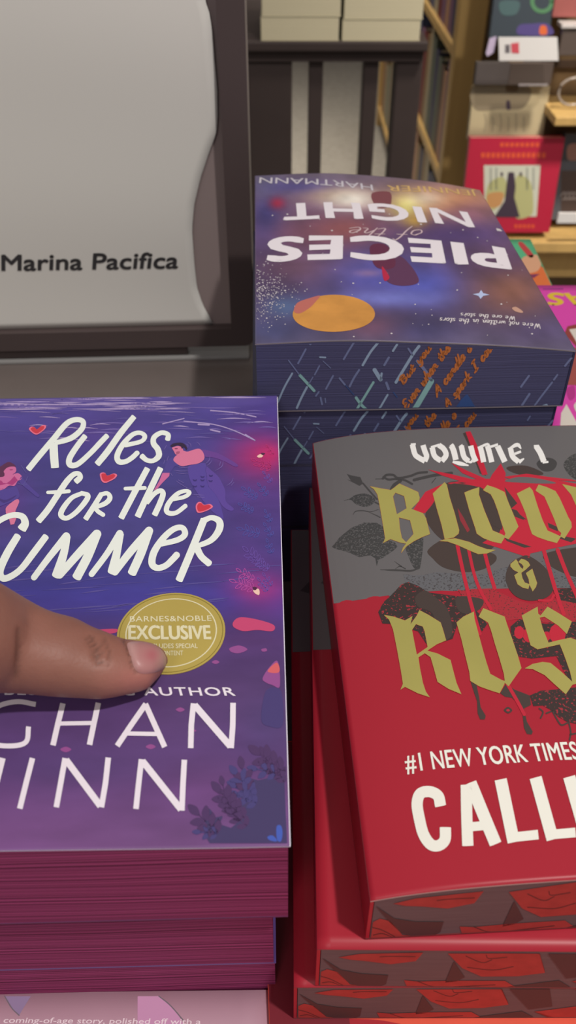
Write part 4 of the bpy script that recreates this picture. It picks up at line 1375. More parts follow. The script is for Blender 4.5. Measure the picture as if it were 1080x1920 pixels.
# sticker -----------------------------------------------------------------
M_GOLDS = mat('gold_sticker', (190, 168, 86), .42, metal=.05, spec=.5, var=.05, scale=30)
M_STW = mat('sticker_cream_ink', (232, 224, 186), .4)
sc_ = np.array(ps.uv(321.5, 1185.5))
rad = abs(ps.uv(422.5, 1185)[0] - ps.uv(220.5, 1185)[0]) / 2
n = 64
SVt = [ps.pos(sc_[0], sc_[1], .00045)]
for ring in (.97, 1.0, 1.0):
    pass
SVt, SF = [], []
for k in range(n):
    a = 2 * math.pi * k / n
    SVt.append(ps.pos(sc_[0] + rad * math.cos(a), sc_[1] + rad * math.sin(a), .0003))
for k in range(n):
    a = 2 * math.pi * k / n
    SVt.append(ps.pos(sc_[0] + rad * math.cos(a), sc_[1] + rad * math.sin(a), .0001))
SF.append(tuple(range(n)))
SF += [((k + 1) % n, k, n + k, n + (k + 1) % n) for k in range(n)]
stk = obj('gold_sticker', SVt, SF, M_GOLDS, top)
stk['label'] = 'round gold sticker on the purple cover, partly under the thumb'
p = Print(ps, .0003)
a = np.linspace(0, 2 * math.pi, 73)
p.stroke_ab([tuple(sc_ + rad * .835 * np.array((math.cos(t), math.sin(t)))) for t in a], [.00020] * 73, M_STW, 3, caps=False)
p.stroke_ab([tuple(sc_ + rad * .955 * np.array((math.cos(t), math.sin(t)))) for t in a], [.00012] * 73, mat('sticker_gold_line', (140, 124, 52), .4), 3, caps=False)
p.text('BARNES&NOBLE', (244, 1167), (397, 1165.5), (244, 1156.5), M_STW, 4, bold=.012, space=1.08)
p.text('EXCLUSIVE', (242, 1199.5), (396, 1199.5), (242, 1173), M_STW, 4, bold=.045)
p.text('INCLUDES SPECIAL', (273, 1217), (371, 1216.5), (273, 1208), M_STW, 4, bold=.012)
p.text('CONTENT', (298, 1230.5), (343.5, 1230), (298, 1221.5), M_STW, 4, bold=.012)
p.build('sticker_lettering', stk)

# ------------------------------------------------------------------ pale pink book in front, orange book under the red stack
M_PALE = mat('pale_pink_cover', (192, 152, 168), .45, var=.03, scale=30)
plx, ply = rect_from(-.0032, .1134 - .2, 'right', R(.6), .142, .2)
pl, pf = make_book('paperback_book', 'pale pink paperback lying face down in front of the magenta-edged stack', None, plx, ply, 0, R(.6), .142, .2, .0222, M_PALE, M_CREAM, 'left', res=.01, ct=.0008)
sf = Surf(pl, 'cover', lambda x, y: .0222)
p = Print(sf, clip=(-.0708, .0708, -.0998, .0998))
p.text('coming-of-age story, polished off with a', (6, 1918), (376, 1921), (6, 1907), mat('print_white_blurb', (246, 226, 234), .4), 3, slant=.2, bold=.006)
p.fill([(10, 1868), (58, 1868), (44, 1890), (36, 1904), (26, 1895)], mat('print_lilac_petal', (150, 128, 164), .4), 1, smooth=False)
p.fill([(258, 1868), (300, 1868), (330, 1895), (345, 1922), (258, 1922)], mat('print_orchid', (206, 150, 188), .4), 1)
p.stroke([(298, 1868), (320, 1886), (345, 1915)], 2.2, mat('print_grey_line', (120, 108, 118), .4), 2)
p.stroke([(9, 1868), (22, 1890), (36, 1904)], 2, mat('print_grey_line', (120, 108, 118), .4), 2)
p.build('cover_print', pf)

M_ORA = mat('orange_red_cover', (238, 92, 68), .4, var=.10, scale=14)
YO = R(3.4)
ox_, oy_ = rect_from(.0012, -.02, 'left', YO, .152, .229)
ob, of = make_book('paperback_book', 'glowing orange red paperback under the stack of crimson and grey ones', None, ox_, oy_, 0, YO, .152, .229, .0245, M_ORA, M_CREAM, 'left', res=.02)
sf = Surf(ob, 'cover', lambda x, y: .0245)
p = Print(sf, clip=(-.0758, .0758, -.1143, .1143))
p.fill_ab([[(-.076, .004), (-.050, .004), (-.050, .114), (-.076, .114)]], mat('gap_shade_red', (122, 30, 44), .4), 2)  # dark red strip painted in for the shade between the two stacks
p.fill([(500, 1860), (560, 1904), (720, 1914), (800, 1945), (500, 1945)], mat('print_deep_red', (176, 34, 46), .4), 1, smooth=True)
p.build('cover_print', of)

# ------------------------------------------------------------------ crimson and grey paperbacks
YR = R(3.0)
RW, RD = .140, .210
RT0 = .0305


def red_zt(x, y):
    u = x + RW / 2
    return .0237 + (RT0 - .0237) * (1 - math.exp(-u / .022)) - .0016 * max(0, u - .06) / .08


def red_zt2(x, y):
    u = x + RW / 2
    return .0252 - .0012 * math.exp(-u / .004)


M_RED = mat('crimson_satin_cover', (176, 40, 56), .38, spec=.3, var=.02, scale=20)
M_REDP = mat('stained_page_grey', (104, 90, 92), .6, var=.10, scale=300, stretch=(.2, 1, 5))
M_GREYC = mat('print_slate_grey', (108, 105, 106), .4)
M_REDEDGE = mat('cover_edge_rosy', (200, 170, 166), .5)
BASES = [.0768, .0500, .0247]
RLN = [('right', 0)]
rcx, rcy = rect_from(.0222, .1067, 'left', YR, RW, RD)
RLAB = ['crimson and grey paperback with gold blackletter title, topmost of its stack',
        'crimson and grey paperback second in the stack, jutting left from under the top one',
        'crimson and grey paperback third in the stack, resting on the orange red one']
RG = 'crimson and grey paperbacks with painted page edges'
F1, F2, F3 = mat('page_paint_red', (178, 62, 58), .6, var=.12, scale=200), mat('page_paint_umber', (80, 56, 56), .6), mat('page_paint_line', (96, 44, 44), .6)
c66 = (540, 1300, 2.0)
FACE = [([(320, 790), (400, 838), (480, 850), (585, 850), (572, 890), (540, 915), (500, 938), (452, 930), (420, 890), (380, 850)], F2), ([(302, 852), (345, 838), (385, 848), (430, 900), (455, 940), (380, 945), (300, 925)], F1),
        ([(395, 782), (480, 762), (735, 735), (700, 780), (600, 800), (500, 792), (440, 790)], F1), ([(645, 868), (700, 870), (830, 858), (1040, 845), (1075, 872), (960, 912), (760, 935), (640, 935)], F1),
        ([(850, 772), (885, 840), (850, 860), (805, 868)], F2), ([(830, 738), (1090, 700), (1200, 690), (1200, 800), (1090, 822), (950, 832), (880, 800)], F1), ([(1040, 880), (1150, 850), (1250, 830), (1250, 930), (1060, 935)], F2),
        ([(580, 935), (640, 900), (650, 940)], F2), ([(1230, 700), (1400, 690), (1380, 800), (1280, 820)], F2), ([(1300, 830), (1500, 790), (1700, 800), (1600, 900), (1350, 900)], F1), ([(1500, 690), (1800, 680), (1750, 760), (1550, 760)], F1)]
FL = [[(310, 870), (350, 880), (400, 905)], [(320, 900), (360, 895), (420, 925)], [(640, 905), (720, 895), (800, 900), (900, 880)], [(700, 870), (760, 890), (830, 885), (1000, 865)], [(900, 745), (960, 770), (1000, 755)], [(980, 735), (990, 750), (1060, 740)], [(560, 770), (600, 765), (700, 760)], [(900, 795), (1000, 800), (1080, 780)]]
for k in range(3):
    if k == 0:
        x_, y_, yw = rcx, rcy, YR
    else:
        x_, y_ = rect_from((.0083, .0018)[k - 1], (.1042, .1038)[k - 1], 'left', R((-.5, .1)[k - 1]), RW, RD)
        yw = R((-.5, .1)[k - 1])
    t_ = (RT0, .0262, .0252)[k]
    if k == 0:
        rzb = lambda x, y: .0002
        rzt = red_zt
    else:
        rzb = None
        rzt = (lambda x, y, t=t_: t)
    bk, fc = make_book('paperback_book', RLAB[k], RG, x_, y_, BASES[k], yw, RW, RD, t_, M_RED, M_REDP, 'left', zt=rzt, zb=rzb, res=.0016 if k == 0 else .004, m_edge2=mat('dull_red_cover_edge', (128, 70, 70), .5), m_edge=M_REDEDGE if k == 0 else mat('dull_red_cover_edge', (128, 70, 70), .5), ct=.0006 if k == 0 else .0004)
    pb = [c for c in bk.children if c.name.startswith('page_block')][0]
    if k == 0:
        fs0 = Surf(bk, 'front', y0=-RD / 2)
        rb, rfc, rsf = bk, fc, Surf(bk, 'cover', red_zt)
    else:
        gp = Print(Surf(bk, 'cover', rzt), clip=(-RW / 2 + .0004, RW / 2 - .0004, -RD / 2 + .0004, RD / 2 - .0003))
        gy = gp.sf.uv(*((608, 1219), (572, 1223))[k - 1])[1]
        gp.fill_ab([[(-RW / 2, gy), (-RW / 2 + .02, gy + .001), (RW / 2, gy + .001), (RW / 2, RD / 2), (-RW / 2, RD / 2)]], M_GREYC, 1)
        gp.fill_ab([[(-.066, gy + .036), (-.058, gy + .047), (-.048, gy + .05), (-.03, gy + .045), (-.04, gy + .036), (-.056, gy + .032)]], mat('print_engraved_grey', (74, 72, 72), .4), 2)
        gp.build('cover_art', fc)
    p = Print(fs0, .00012)
    for L, m_ in FACE:
        p.fill(L, m_, 1, T=c66)
    for L in FL:
        p.stroke(L, 3.5, F3, 2, T=c66, n=4)
    tt = (lambda x: red_zt(x, 0) - .0011) if k == 0 else (lambda x, t=t_: t - .0012)
    p.v = [(min(max(v[0], -RW / 2 + .0015), RW / 2 - .0003), v[1], min(max((v[2] - .0008) * (1 if k == 0 else .98), .0011), tt(v[0]))) for v in p.v]
    p.build('edge_print', pb)
BLIM = (-RW / 2 + .0003, RW / 2 - .0003, -RD / 2 + .0003, RD / 2 - .0003)
p = Print(rsf, clip=BLIM)
A5 = (580, 800, 2.16)
p.fill([(-160, 760), (95, 718), (200, 702), (320, 684), (480, 668), (620, 660), (800, 656), (1080, 652), (1400, 640), (1800, 640), (1800, -60), (1000, -60), (-200, -20)], M_GREYC, 1, T=A5)
M_DK = mat('print_dark_brown', (76, 64, 60), .4)
M_DKG = mat('print_charcoal', (72, 70, 70), .4)
M_LEAF = speckle_mat('print_engraved_leaf', (66, 66, 66), (98, 96, 96), 1500, .56)
M_ROSE = speckle_mat('print_engraved_rose', (62, 50, 48), (176, 50, 62), 1000, .62)
M_SKULL = speckle_mat('print_engraved_red', (176, 46, 58), (84, 54, 52), 1300, .62)
M_SKG = speckle_mat('print_engraved_slate', (104, 104, 108), (78, 74, 76), 1300, .58)
M_BR = mat('print_blood_red', (200, 42, 62), .4)
A3 = (600, 840, 6.75)
p.fill([(150, 1255), (250, 1130), (400, 1010), (560, 945), (720, 950), (800, 1000), (830, 1150), (950, 1200), (980, 1250), (930, 1300), (800, 1390), (740, 1420), (718, 1500), (700, 1400), (640, 1360), (500, 1385), (350, 1320), (200, 1280)], M_LEAF, 2, T=A3)
p.stroke([(160, 1250), (400, 1160), (600, 1120), (820, 1090)], 14, M_DKG, 3, T=A3)
p.fill([(340, 330), (400, 350), (510, 370), (545, 450), (500, 482), (430, 445), (380, 420), (335, 395), (390, 415)], M_DKG, 2, T=A3)
p.stroke([(545, 450), (630, 550), (720, 650)], 22, M_DKG, 2, T=A3)
p.fill([(300, 670), (380, 640), (440, 600), (550, 578), (640, 600), (700, 660), (640, 730), (550, 745), (450, 710), (390, 660)], M_LEAF, 2, T=A3, smooth=True)
p.stroke([(700, 690), (760, 720)], 20, M_DKG, 2, T=A3)
for L in ([(415, 850), (450, 805), (540, 795), (640, 810), (740, 780)], [(620, 815), (700, 850), (760, 880)], [(790, 1545), (900, 1552), (1080, 1558)], [(940, 1435), (1000, 1480), (1030, 1500)], [(950, 1535), (1010, 1500), (1080, 1530)]):
    p.stroke(L, [4, 12, 14, 10, 6][:len(L)], M_DKG, 2, T=A3)
cA, cB, cC, cD = (680, 880, 5.4), (880, 880, 5.4), (700, 1120, 5.4), (880, 1120, 5.4)
for L, w_ in (([(205, 95), (240, 60), (310, 60), (360, 90), (480, 70), (560, 40), (650, 30)], 24), ([(210, 80), (260, 105), (330, 100), (420, 110), (500, 150)], 22), ([(290, 210), (320, 160), (380, 120)], 34), ([(130, 100), (200, 98)], 8), ([(520, 110), (600, 90), (740, 60), (900, 40)], 30), ([(700, 140), (740, 90)], 8)):
    p.stroke(L, w_, M_DKG, 2, T=cA)
p.fill([(440, 770), (600, 690), (612, 760), (600, 880), (575, 1010), (520, 1000), (470, 900)], M_LEAF, 2, T=cA, smooth=True)
p.stroke([(180, 1020), (330, 1020), (480, 1030), (575, 1000)], [6, 14, 20, 12], M_DKG, 2, T=cA)
p.fill([(800, 165), (870, 158), (930, 178), (945, 195), (880, 200), (820, 185)], M_DK, 3, T=A5, smooth=True)
p.fill([(920, 150), (950, 128), (985, 130), (1003, 150), (985, 178), (945, 180)], M_DKG, 2, T=A5, smooth=True)
p.fill([(1030, 160), (1050, 125), (1090, 108), (1160, 120), (1200, 180), (1150, 230), (1070, 210)], M_LEAF, 2, T=A5, smooth=True)
p.fill([(960, 225), (1010, 230), (1080, 300), (1100, 420), (1060, 380), (1010, 290)], M_SKG, 2, T=A5)
# skull and roses in dark ink
p.fill([(480, 500), (560, 455), (660, 500), (745, 515), (755, 545), (705, 578), (630, 590), (545, 572), (500, 535)], M_DK, 3, T=A5, smooth=True)
p.fill([(955, 515), (1080, 490), (1200, 490), (1220, 570), (1100, 610), (1010, 585), (960, 550)], M_DK, 3, T=A5, smooth=True)
p.fill([(380, 600), (520, 590), (700, 600), (820, 560), (800, 650), (620, 664), (320, 688), (390, 630)], M_SKG, 2, T=A5)
p.fill([(930, 530), (1000, 590), (1100, 620), (1300, 600), (1300, 650), (1000, 655), (975, 600)], M_SKG, 2, T=A5)
p.fill([(279, 752), (300, 712), (335, 680), (372, 640), (400, 630), (440, 645), (480, 672), (540, 680), (620, 690), (690, 760), (720, 800), (700, 830), (640, 800), (600, 800), (580, 860), (520, 880), (480, 890), (440, 830), (330, 800), (296, 798)], M_ROSE, 3, T=A5)
p.fill([(430, 690), (470, 665), (520, 700), (560, 740), (580, 830), (560, 862), (520, 862), (500, 760), (440, 730)], M_DK, 4, T=A5, smooth=True)
p.fill([(600, 690), (700, 700), (690, 740), (640, 760), (600, 740)], M_DK, 4, T=A5, smooth=True)
p.fill([(600, 660), (740, 656), (830, 700), (900, 720), (1000, 700), (1090, 690), (1300, 690), (1300, 820), (1000, 800), (840, 780), (720, 800), (640, 720)], M_SKULL, 2, T=A5)
p.fill([(985, 660), (1040, 655), (1300, 640), (1300, 760), (1100, 720), (1000, 700)], M_ROSE, 3, T=A5)
p.fill([(815, 810), (850, 780), (900, 790), (960, 800), (1080, 790), (1250, 800), (1250, 960), (1060, 1050), (1000, 930), (900, 940), (830, 930), (815, 870)], M_ROSE, 3, T=A5)
for (x, y, r_) in ((850, 835, 26), (888, 845, 30), (1005, 840, 42), (960, 850, 20)):
    p.fill([(x + r_ * .8 * math.cos(t), y + r_ * math.sin(t)) for t in np.linspace(0, 6.1, 12)], M_BR, 4, T=A5)
c67 = (840, 1200, 4.5)
p.fill([(690, 470), (780, 430), (900, 420), (1090, 400), (1700, 380), (1700, 720), (1400, 760), (1240, 700), (1090, 712), (1000, 690), (930, 650), (880, 600), (800, 555), (720, 560)], M_ROSE, 3, T=c67)
p.fill([(190, 350), (240, 380), (262, 480), (275, 570), (318, 640), (310, 672), (270, 672), (250, 620), (245, 520), (215, 430)], M_DK, 3, T=c67)
p.fill([(440, 450), (490, 370), (560, 420), (690, 470), (700, 550), (640, 580), (665, 690), (715, 775), (705, 800), (665, 795), (640, 740), (630, 640), (590, 540), (540, 490), (480, 480)], M_DK, 3, T=c67)
p.fill([(470, 595), (505, 566), (542, 595), (508, 622)], M_DK, 3, T=c67, smooth=True)
p.fill([(490, 595), (508, 585), (522, 597), (506, 606)], M_BR, 4, T=c67, smooth=True)
for L in ([(770, 580), (800, 610), (782, 660)], [(880, 600), (930, 690), (960, 720), (1010, 700)], [(1020, 700), (1035, 780), (1025, 845)], [(1030, 800), (1080, 790)], [(830, 620), (880, 600)]):
    p.stroke(L, 14, M_DK, 3, T=c67)
p.fill([(890, 525), (960, 578), (988, 650), (962, 692), (890, 706), (828, 682), (795, 622), (810, 560), (850, 532)], M_DK, 5, T=A5, smooth=True)
# blood
p.fill([(545, 235), (600, 222), (690, 232), (770, 290), (800, 350), (770, 430), (745, 490), (690, 512), (620, 490), (540, 460), (490, 410), (470, 360), (490, 290)], M_DK, 4, T=A5, smooth=True)
p.fill([(415, 345), (470, 265), (550, 228), (532, 260), (495, 320), (468, 352)], M_BR, 5, T=A5)
p.fill([(560, 232), (640, 215), (720, 212), (850, 215), (960, 210), (1080, 232), (1300, 280), (1350, 440), (1200, 470), (1080, 475), (960, 500), (895, 515), (890, 532), (760, 490), (700, 472), (770, 430), (790, 360), (770, 290), (690, 245)], M_BR, 5, T=A5)
for L in ([(790, 245), (842, 312), (815, 335), (800, 290)], [(805, 330), (840, 340), (870, 380), (830, 365)], [(720, 380), (790, 330), (780, 420), (740, 400)], [(850, 355), (880, 378), (850, 372)], [(790, 452), (900, 488), (870, 492), (800, 465)], [(965, 390), (1010, 410), (1005, 425), (970, 410)], [(1010, 440), (1080, 455), (1060, 470), (1015, 455)]):
    p.fill(L, M_DK, 6, T=A5)
p.fill([(600, 330), (625, 370), (650, 420), (640, 430), (610, 380)], mat('print_dim_red', (150, 54, 62), .4), 5.5, T=A5)
for L, w_ in (([(600, 485), (625, 600), (655, 720), (690, 840)], 15), ([(645, 500), (665, 590), (690, 660), (735, 740)], 13), ([(712, 520), (730, 590), (750, 655)], 15), ([(950, 505), (975, 590), (1005, 690), (1030, 760)], 16), ([(1005, 500), (1040, 590), (1080, 680), (1110, 760)], 16), ([(800, 1040), (840, 1110), (870, 1166)], 14)):
    p.stroke(L, w_, M_BR, 5.5, T=A5, n=5)
p.stroke([(1005, 690), (990, 685), (975, 705), (930, 705)], 10, M_BR, 5.5, T=A5)
p.fill([(622, 28), (640, 22), (705, 150), (715, 200), (690, 190), (660, 110)], M_DK, 4.5, T=A5)
p.fill([(632, 22), (652, 20), (690, 100), (722, 195), (700, 198), (665, 110)], M_BR, 6, T=A5)
for L in ([(480, 175), (580, 195), (650, 212), (700, 235), (620, 225), (540, 200)], [(575, 148), (640, 180), (720, 215), (680, 215), (620, 190)], [(775, 150), (795, 190), (790, 240), (720, 235), (740, 195)], [(780, 205), (880, 192), (970, 205), (1060, 215), (1100, 225), (960, 216), (850, 222)], [(560, 228), (700, 218), (800, 225), (700, 245)]):
    p.fill(L, M_BR, 6, T=A5)
p.fill([(790, 222), (850, 205), (930, 212), (1000, 230), (930, 232), (850, 228)], M_GREYC, 6.5, T=A5, smooth=True)
p.build('cover_art', rfc)

M_FOIL = mat('gold_foil', (178, 170, 92), .45, metal=.1, spec=.5, var=.08, scale=22)
M_FOILR = mat('foil_orange_rim', (196, 126, 72), .4)
p = Print(rsf, clip=BLIM)
GL = []
GL.append((cA, [[(75, 178), (190, 200), (285, 215), (320, 190), (370, 150), (460, 190), (560, 235), (575, 290), (570, 325), (490, 405), (610, 450), (640, 500), (680, 660), (600, 690), (520, 730), (440, 785), (390, 850), (408, 800), (440, 757), (380, 745), (280, 710), (205, 750), (228, 705), (215, 620), (190, 470), (165, 330), (150, 260), (115, 205)],
                [(330, 240), (420, 275), (445, 400), (345, 460), (305, 280)], [(365, 490), (480, 520), (515, 660), (440, 745), (395, 700), (375, 600)]]))
GL.append((cA, [[(710, 250), (830, 135), (850, 160), (880, 290), (930, 450), (975, 620), (970, 655), (920, 695), (830, 710), (800, 570), (750, 400)]]))
GL.append((cA, [[(780, 730), (850, 710), (940, 705), (1000, 720), (1080, 742), (1160, 780), (1260, 815), (1345, 820), (1260, 855), (1170, 862), (1080, 825), (960, 770), (860, 735)]]))
GL.append((cB, [[(-50, 240), (20, 212), (100, 185), (95, 260), (150, 420), (200, 540), (235, 625), (330, 665), (362, 682), (320, 755), (230, 735), (140, 700), (75, 655), (60, 600), (0, 420)]]))
GL.append((cB, [[(140, 215), (180, 165), (270, 195), (355, 235), (390, 330), (440, 450), (495, 585), (470, 620), (395, 712), (350, 692), (365, 655), (330, 560), (290, 430), (250, 320), (215, 255)]]))
GL.append((cB, [[(480, 250), (610, 185), (640, 220), (690, 380), (740, 520), (790, 625), (870, 660), (925, 685), (885, 750), (790, 725), (690, 690), (635, 660), (610, 590), (570, 450), (520, 330)]]))
GL.append((cB, [[(670, 220), (700, 160), (780, 185), (870, 225), (910, 290), (960, 400), (1000, 490), (1030, 540), (1035, 590), (960, 705), (920, 682), (930, 650), (900, 620), (860, 510), (800, 370), (760, 280)]]))
GL.append((cB, [[(940, 155), (1090, 190), (1200, 215), (1300, 160), (1450, 230), (1520, 400), (1580, 590), (1450, 730), (1330, 690), (1230, 610), (1150, 500), (1080, 370), (1030, 260)], [(1240, 260), (1310, 270), (1380, 420), (1420, 580), (1380, 650), (1330, 600), (1290, 450)]]))
cE = (920, 1020, 6.75)
GL.append((cE, [[(320, 200), (340, 230), (352, 262), (375, 300), (405, 325), (415, 290), (392, 258), (350, 235), (385, 195), (430, 205), (475, 235), (497, 275), (440, 330), (385, 370), (400, 440), (430, 495), (490, 515), (475, 575), (400, 555), (340, 515), (320, 460), (298, 402), (350, 365), (290, 335), (250, 290), (250, 260)]]))
GL.append((cE, [[(525, 320), (540, 370), (585, 500), (570, 550), (530, 605), (510, 560), (490, 520), (480, 450), (445, 375)]]))
GL.append((cC, [[(110, 185), (200, 200), (320, 240), (395, 195), (375, 280), (440, 190), (465, 135), (560, 185), (680, 260), (700, 320), (735, 440), (640, 480), (545, 545), (650, 575), (780, 640), (800, 720), (840, 870), (890, 985), (760, 930), (650, 860), (620, 750), (580, 610), (520, 570), (455, 612), (470, 720), (500, 870), (530, 960), (570, 1015), (450, 975), (320, 910), (275, 940), (300, 880), (280, 750), (240, 530), (200, 330), (160, 230)],
                [(430, 275), (500, 300), (520, 350), (550, 508), (440, 585), (430, 540), (410, 440), (390, 335)]]))
GL.append((cD, [[(-130, 260), (-60, 200), (45, 150), (50, 220), (90, 370), (130, 520), (170, 660), (210, 780), (320, 840), (362, 855), (350, 890), (305, 975), (210, 945), (100, 905), (10, 850), (0, 760), (-40, 600), (-80, 430)]]))
GL.append((cD, [[(95, 200), (140, 115), (250, 160), (355, 200), (380, 280), (440, 450), (490, 600), (525, 720), (395, 905), (360, 870), (350, 780), (310, 640), (260, 480), (220, 340), (190, 260)]]))
SLET = [(530, 190), (600, 150), (690, 100), (695, 170), (720, 190), (790, 100), (900, 165), (1035, 250), (985, 375), (900, 290), (760, 200), (710, 210), (740, 320), (800, 465), (900, 440), (1020, 415), (1090, 440), (1130, 560), (1170, 700), (1180, 850), (1040, 890), (975, 985), (880, 900), (760, 790), (640, 730), (560, 725), (640, 680), (740, 660), (820, 670), (930, 760), (1040, 860), (1020, 760), (960, 590), (915, 480), (800, 505), (690, 530), (620, 490), (580, 350)]
GL.append((cD, [SLET]))
GL.append((cD, [[(1230, 200), (1330, 130), (1560, 230), (1500, 330), (1400, 260), (1420, 420), (1560, 380), (1500, 480), (1440, 500), (1500, 700), (1640, 760), (1560, 880), (1400, 830), (1340, 640), (1280, 400)]]))
GL.append((cD, [[(x + 1130, y - 40) for x, y in SLET]]))
for T, L in GL:
    p.fill(L, M_FOIL, 9, nonzero=False, T=T)
    for q in L:
        p.stroke(q + [q[0]], 5, M_FOILR, 8.6, T=T, smooth=False)
p.build('title_lettering', rfc)
p = Print(rsf, clip=BLIM)
cV = (740, 800, 3.176)
WV = mat('print_white_blackletter', (248, 246, 242), .4)
for L, w_ in (([(105, 108), (120, 165), (140, 185), (180, 208)], 26), ([(168, 112), (180, 150), (190, 178), (178, 208)], 26), ([(96, 108), (125, 106)], 10), ([(222, 125), (238, 178), (275, 206)], 26), ([(262, 112), (292, 135), (306, 172), (280, 208)], 26), ([(216, 126), (266, 110)], 12),
              ([(338, 116), (352, 150), (364, 200)], 28), ([(330, 120), (350, 106)], 10), ([(345, 212), (390, 222), (440, 234)], [10, 20, 6]), ([(396, 116), (412, 180), (440, 208)], 26), ([(452, 116), (466, 170), (484, 210)], 26), ([(388, 120), (404, 110)], 8), ([(415, 195), (452, 214), (470, 190)], 12),
              ([(508, 118), (520, 165), (530, 214)], 26), ([(552, 116), (566, 165), (578, 214)], 26), ([(612, 118), (634, 165), (656, 212)], 28), ([(500, 128), (552, 106), (566, 122), (615, 108)], 12), ([(688, 126), (702, 180), (738, 212)], 26), ([(684, 132), (730, 110), (752, 134)], [10, 20, 6]), ([(706, 168), (752, 150)], 12), ([(738, 214), (770, 192)], [20, 6]),
              ([(842, 118), (868, 160), (888, 210)], 28), ([(828, 118), (852, 116)], 10), ([(880, 216), (915, 212)], 10)):
    p.stroke(L, [q * 1.22 for q in w_] if isinstance(w_, list) else w_ * 1.22, WV, 7, T=cV, caps=0, n=4)
p.build('volume_lettering', rfc)
p = Print(rsf, clip=BLIM)
WH = mat('print_warm_white', (250, 248, 236), .4)
p.text('#1 NEW YORK TIMES', (762, 1449), (1088, 1424), (757, 1414), WH, 7, bold=.022, space=1.04)
for L, w_ in (([(572, 424), (562, 386), (530, 370), (496, 378), (484, 415), (492, 470), (508, 530), (535, 568), (565, 572), (588, 550), (590, 504)], 42), ([(668, 345), (670, 460), (674, 573)], 42), ([(684, 337), (730, 450), (778, 566)], 46), ([(672, 503), (750, 496)], 34),
              ([(797, 324), (846, 560)], 46), ([(826, 543), (938, 531)], 36), ([(928, 317), (992, 550)], 46), ([(974, 532), (1078, 523)], 36), ([(1054, 314), (1120, 545)], 46),
              ([(1180, 305), (1245, 535)], 46), ([(1160, 322), (1270, 313)], 34), ([(1200, 425), (1290, 418)], 34), ([(1225, 519), (1330, 511)], 34)):
    if len(L) < 3:
        p.stroke(L, w_, WH, 7, T=c66, caps=0, smooth=False)
    else:
        p.stroke_fill(L, w_, WH, 7.2, T=c66, caps=.05)
p.build('author_lettering', rfc)

# ------------------------------------------------------------------ magenta book and green orange card book at the right
M_MAG = mat('hot_pink_cover', (226, 74, 176), .4)
mz = CH - .285
mp_ = on_z(1010, 535, mz)
mgx, mgy = rect_from(mp_.x - .036, mp_.y - .19, 'left', 0, .18, .19)
mg, mf = make_book('picture_book', 'hot pink paperback with yellow capitals right of the night sky stack', None, mgx, mgy, 0, 0, .18, .19, mz, M_MAG, M_CREAM, 'left', res=.01)
sf = Surf(mg, 'cover', lambda x, y: mz)
p = Print(sf, clip=(-.0898, .0898, -.0948, .0948))
M_YEL = mat('print_yellow', (230, 196, 58), .4)
p.text('AS', (1104, 550), (1029, 550), (1104, 573), M_YEL, 3, bold=.04)
p.fill([(1018, 541), (1056, 540), (1056, 543), (1018, 543)], mat('print_plum_line', (150, 60, 130), .4), 2)
M_WB, M_BRN = mat('print_off_white', (226, 216, 204), .4), mat('print_rust', (150, 66, 62), .4)
p.fill([(1058, 626), (1064, 612), (1090, 606), (1140, 606), (1140, 660), (1084, 654)], M_BRN, 2)
p.fill([(1067, 618), (1140, 608), (1140, 690), (1094, 664)], M_WB, 3)
p.fill([(1058, 648), (1080, 652), (1140, 690), (1140, 724), (1060, 722)], mat('print_russet', (168, 84, 78), .4), 2)
p.fill([(1062, 730), (1076, 724), (1078, 744), (1068, 750)], mat('print_magenta_dot', (190, 54, 140), .4), 3, smooth=True)
p.fill([(1052, 775), (1062, 758), (1080, 790), (1090, 810), (1050, 806)], M_WB, 3)
p.fill([(1076, 760), (1090, 750), (1100, 770), (1084, 776)], M_WB, 3, smooth=True)
p.fill([(1040, 806), (1160, 804), (1160, 812), (1040, 813)], mat('print_light_pink', (232, 148, 196), .4), 4)
p.build('cover_print', mf)
M_GRN = mat('mint_green_cover', (92, 188, 138), .45)
gp = on_z(1055, 531, mz)
gr, gf = make_book('picture_book', 'mint green and orange book lying behind the hot pink one', None, .128, .632, 0, R(-1.5), .14, .10, .044, M_GRN, M_CREAM, 'left', res=.01)
sf = Surf(gr, 'cover', lambda x, y: .044)
p = Print(sf, clip=(-.0698, .0698, -.0498, .0498))
p.fill([(990, 505), (1010, 497), (1030, 502), (1052, 524), (1066, 545), (960, 545), (970, 515)], mat('print_tangerine', (228, 118, 64), .45), 1)
p.fill([(972, 458), (980, 455), (1000, 478), (992, 482)], mat('print_tomato', (200, 70, 74), .45), 2, smooth=True)
p.fill([(982, 482), (1012, 478), (1016, 490), (1008, 508), (985, 512), (975, 500)], mat('print_apricot', (226, 170, 134), .45), 2, smooth=True)
p.fill([(990, 515), (1012, 514), (1000, 522)], mat('print_wine', (130, 56, 96), .45), 3)
p.build('cover_print', gf)

# ------------------------------------------------------------------ the hand: thumb pressing the purple cover
ZC = PT * 3


def hp(px, py, h):
    return on_z(px, py, ZC + h)


SEC = [  # pixel centre, apparent half height in px, height of the axis over the cover
    (306, 1254, 19, .0062), (298, 1250, 32, .0064), (284, 1247, 41, .0070), (262, 1248, 46.5, .0079), (240, 1250, 49, .0086), (218, 1250, 54, .0096), (198, 1249, 59, .0105), (178, 1245, 61, .0112), (156, 1241.5, 63.5, .0120), (120, 1231, 71, .0138), (92, 1226, 72.5, .0150), (66, 1221, 74.5, .0165), (31, 1212, 82, .0180), (0, 1203.5, 92, .0208), (-45, 1190, 104, .0262), (-105, 1172, 112, .0330)]
NS = 40
hbm = bmesh.new()


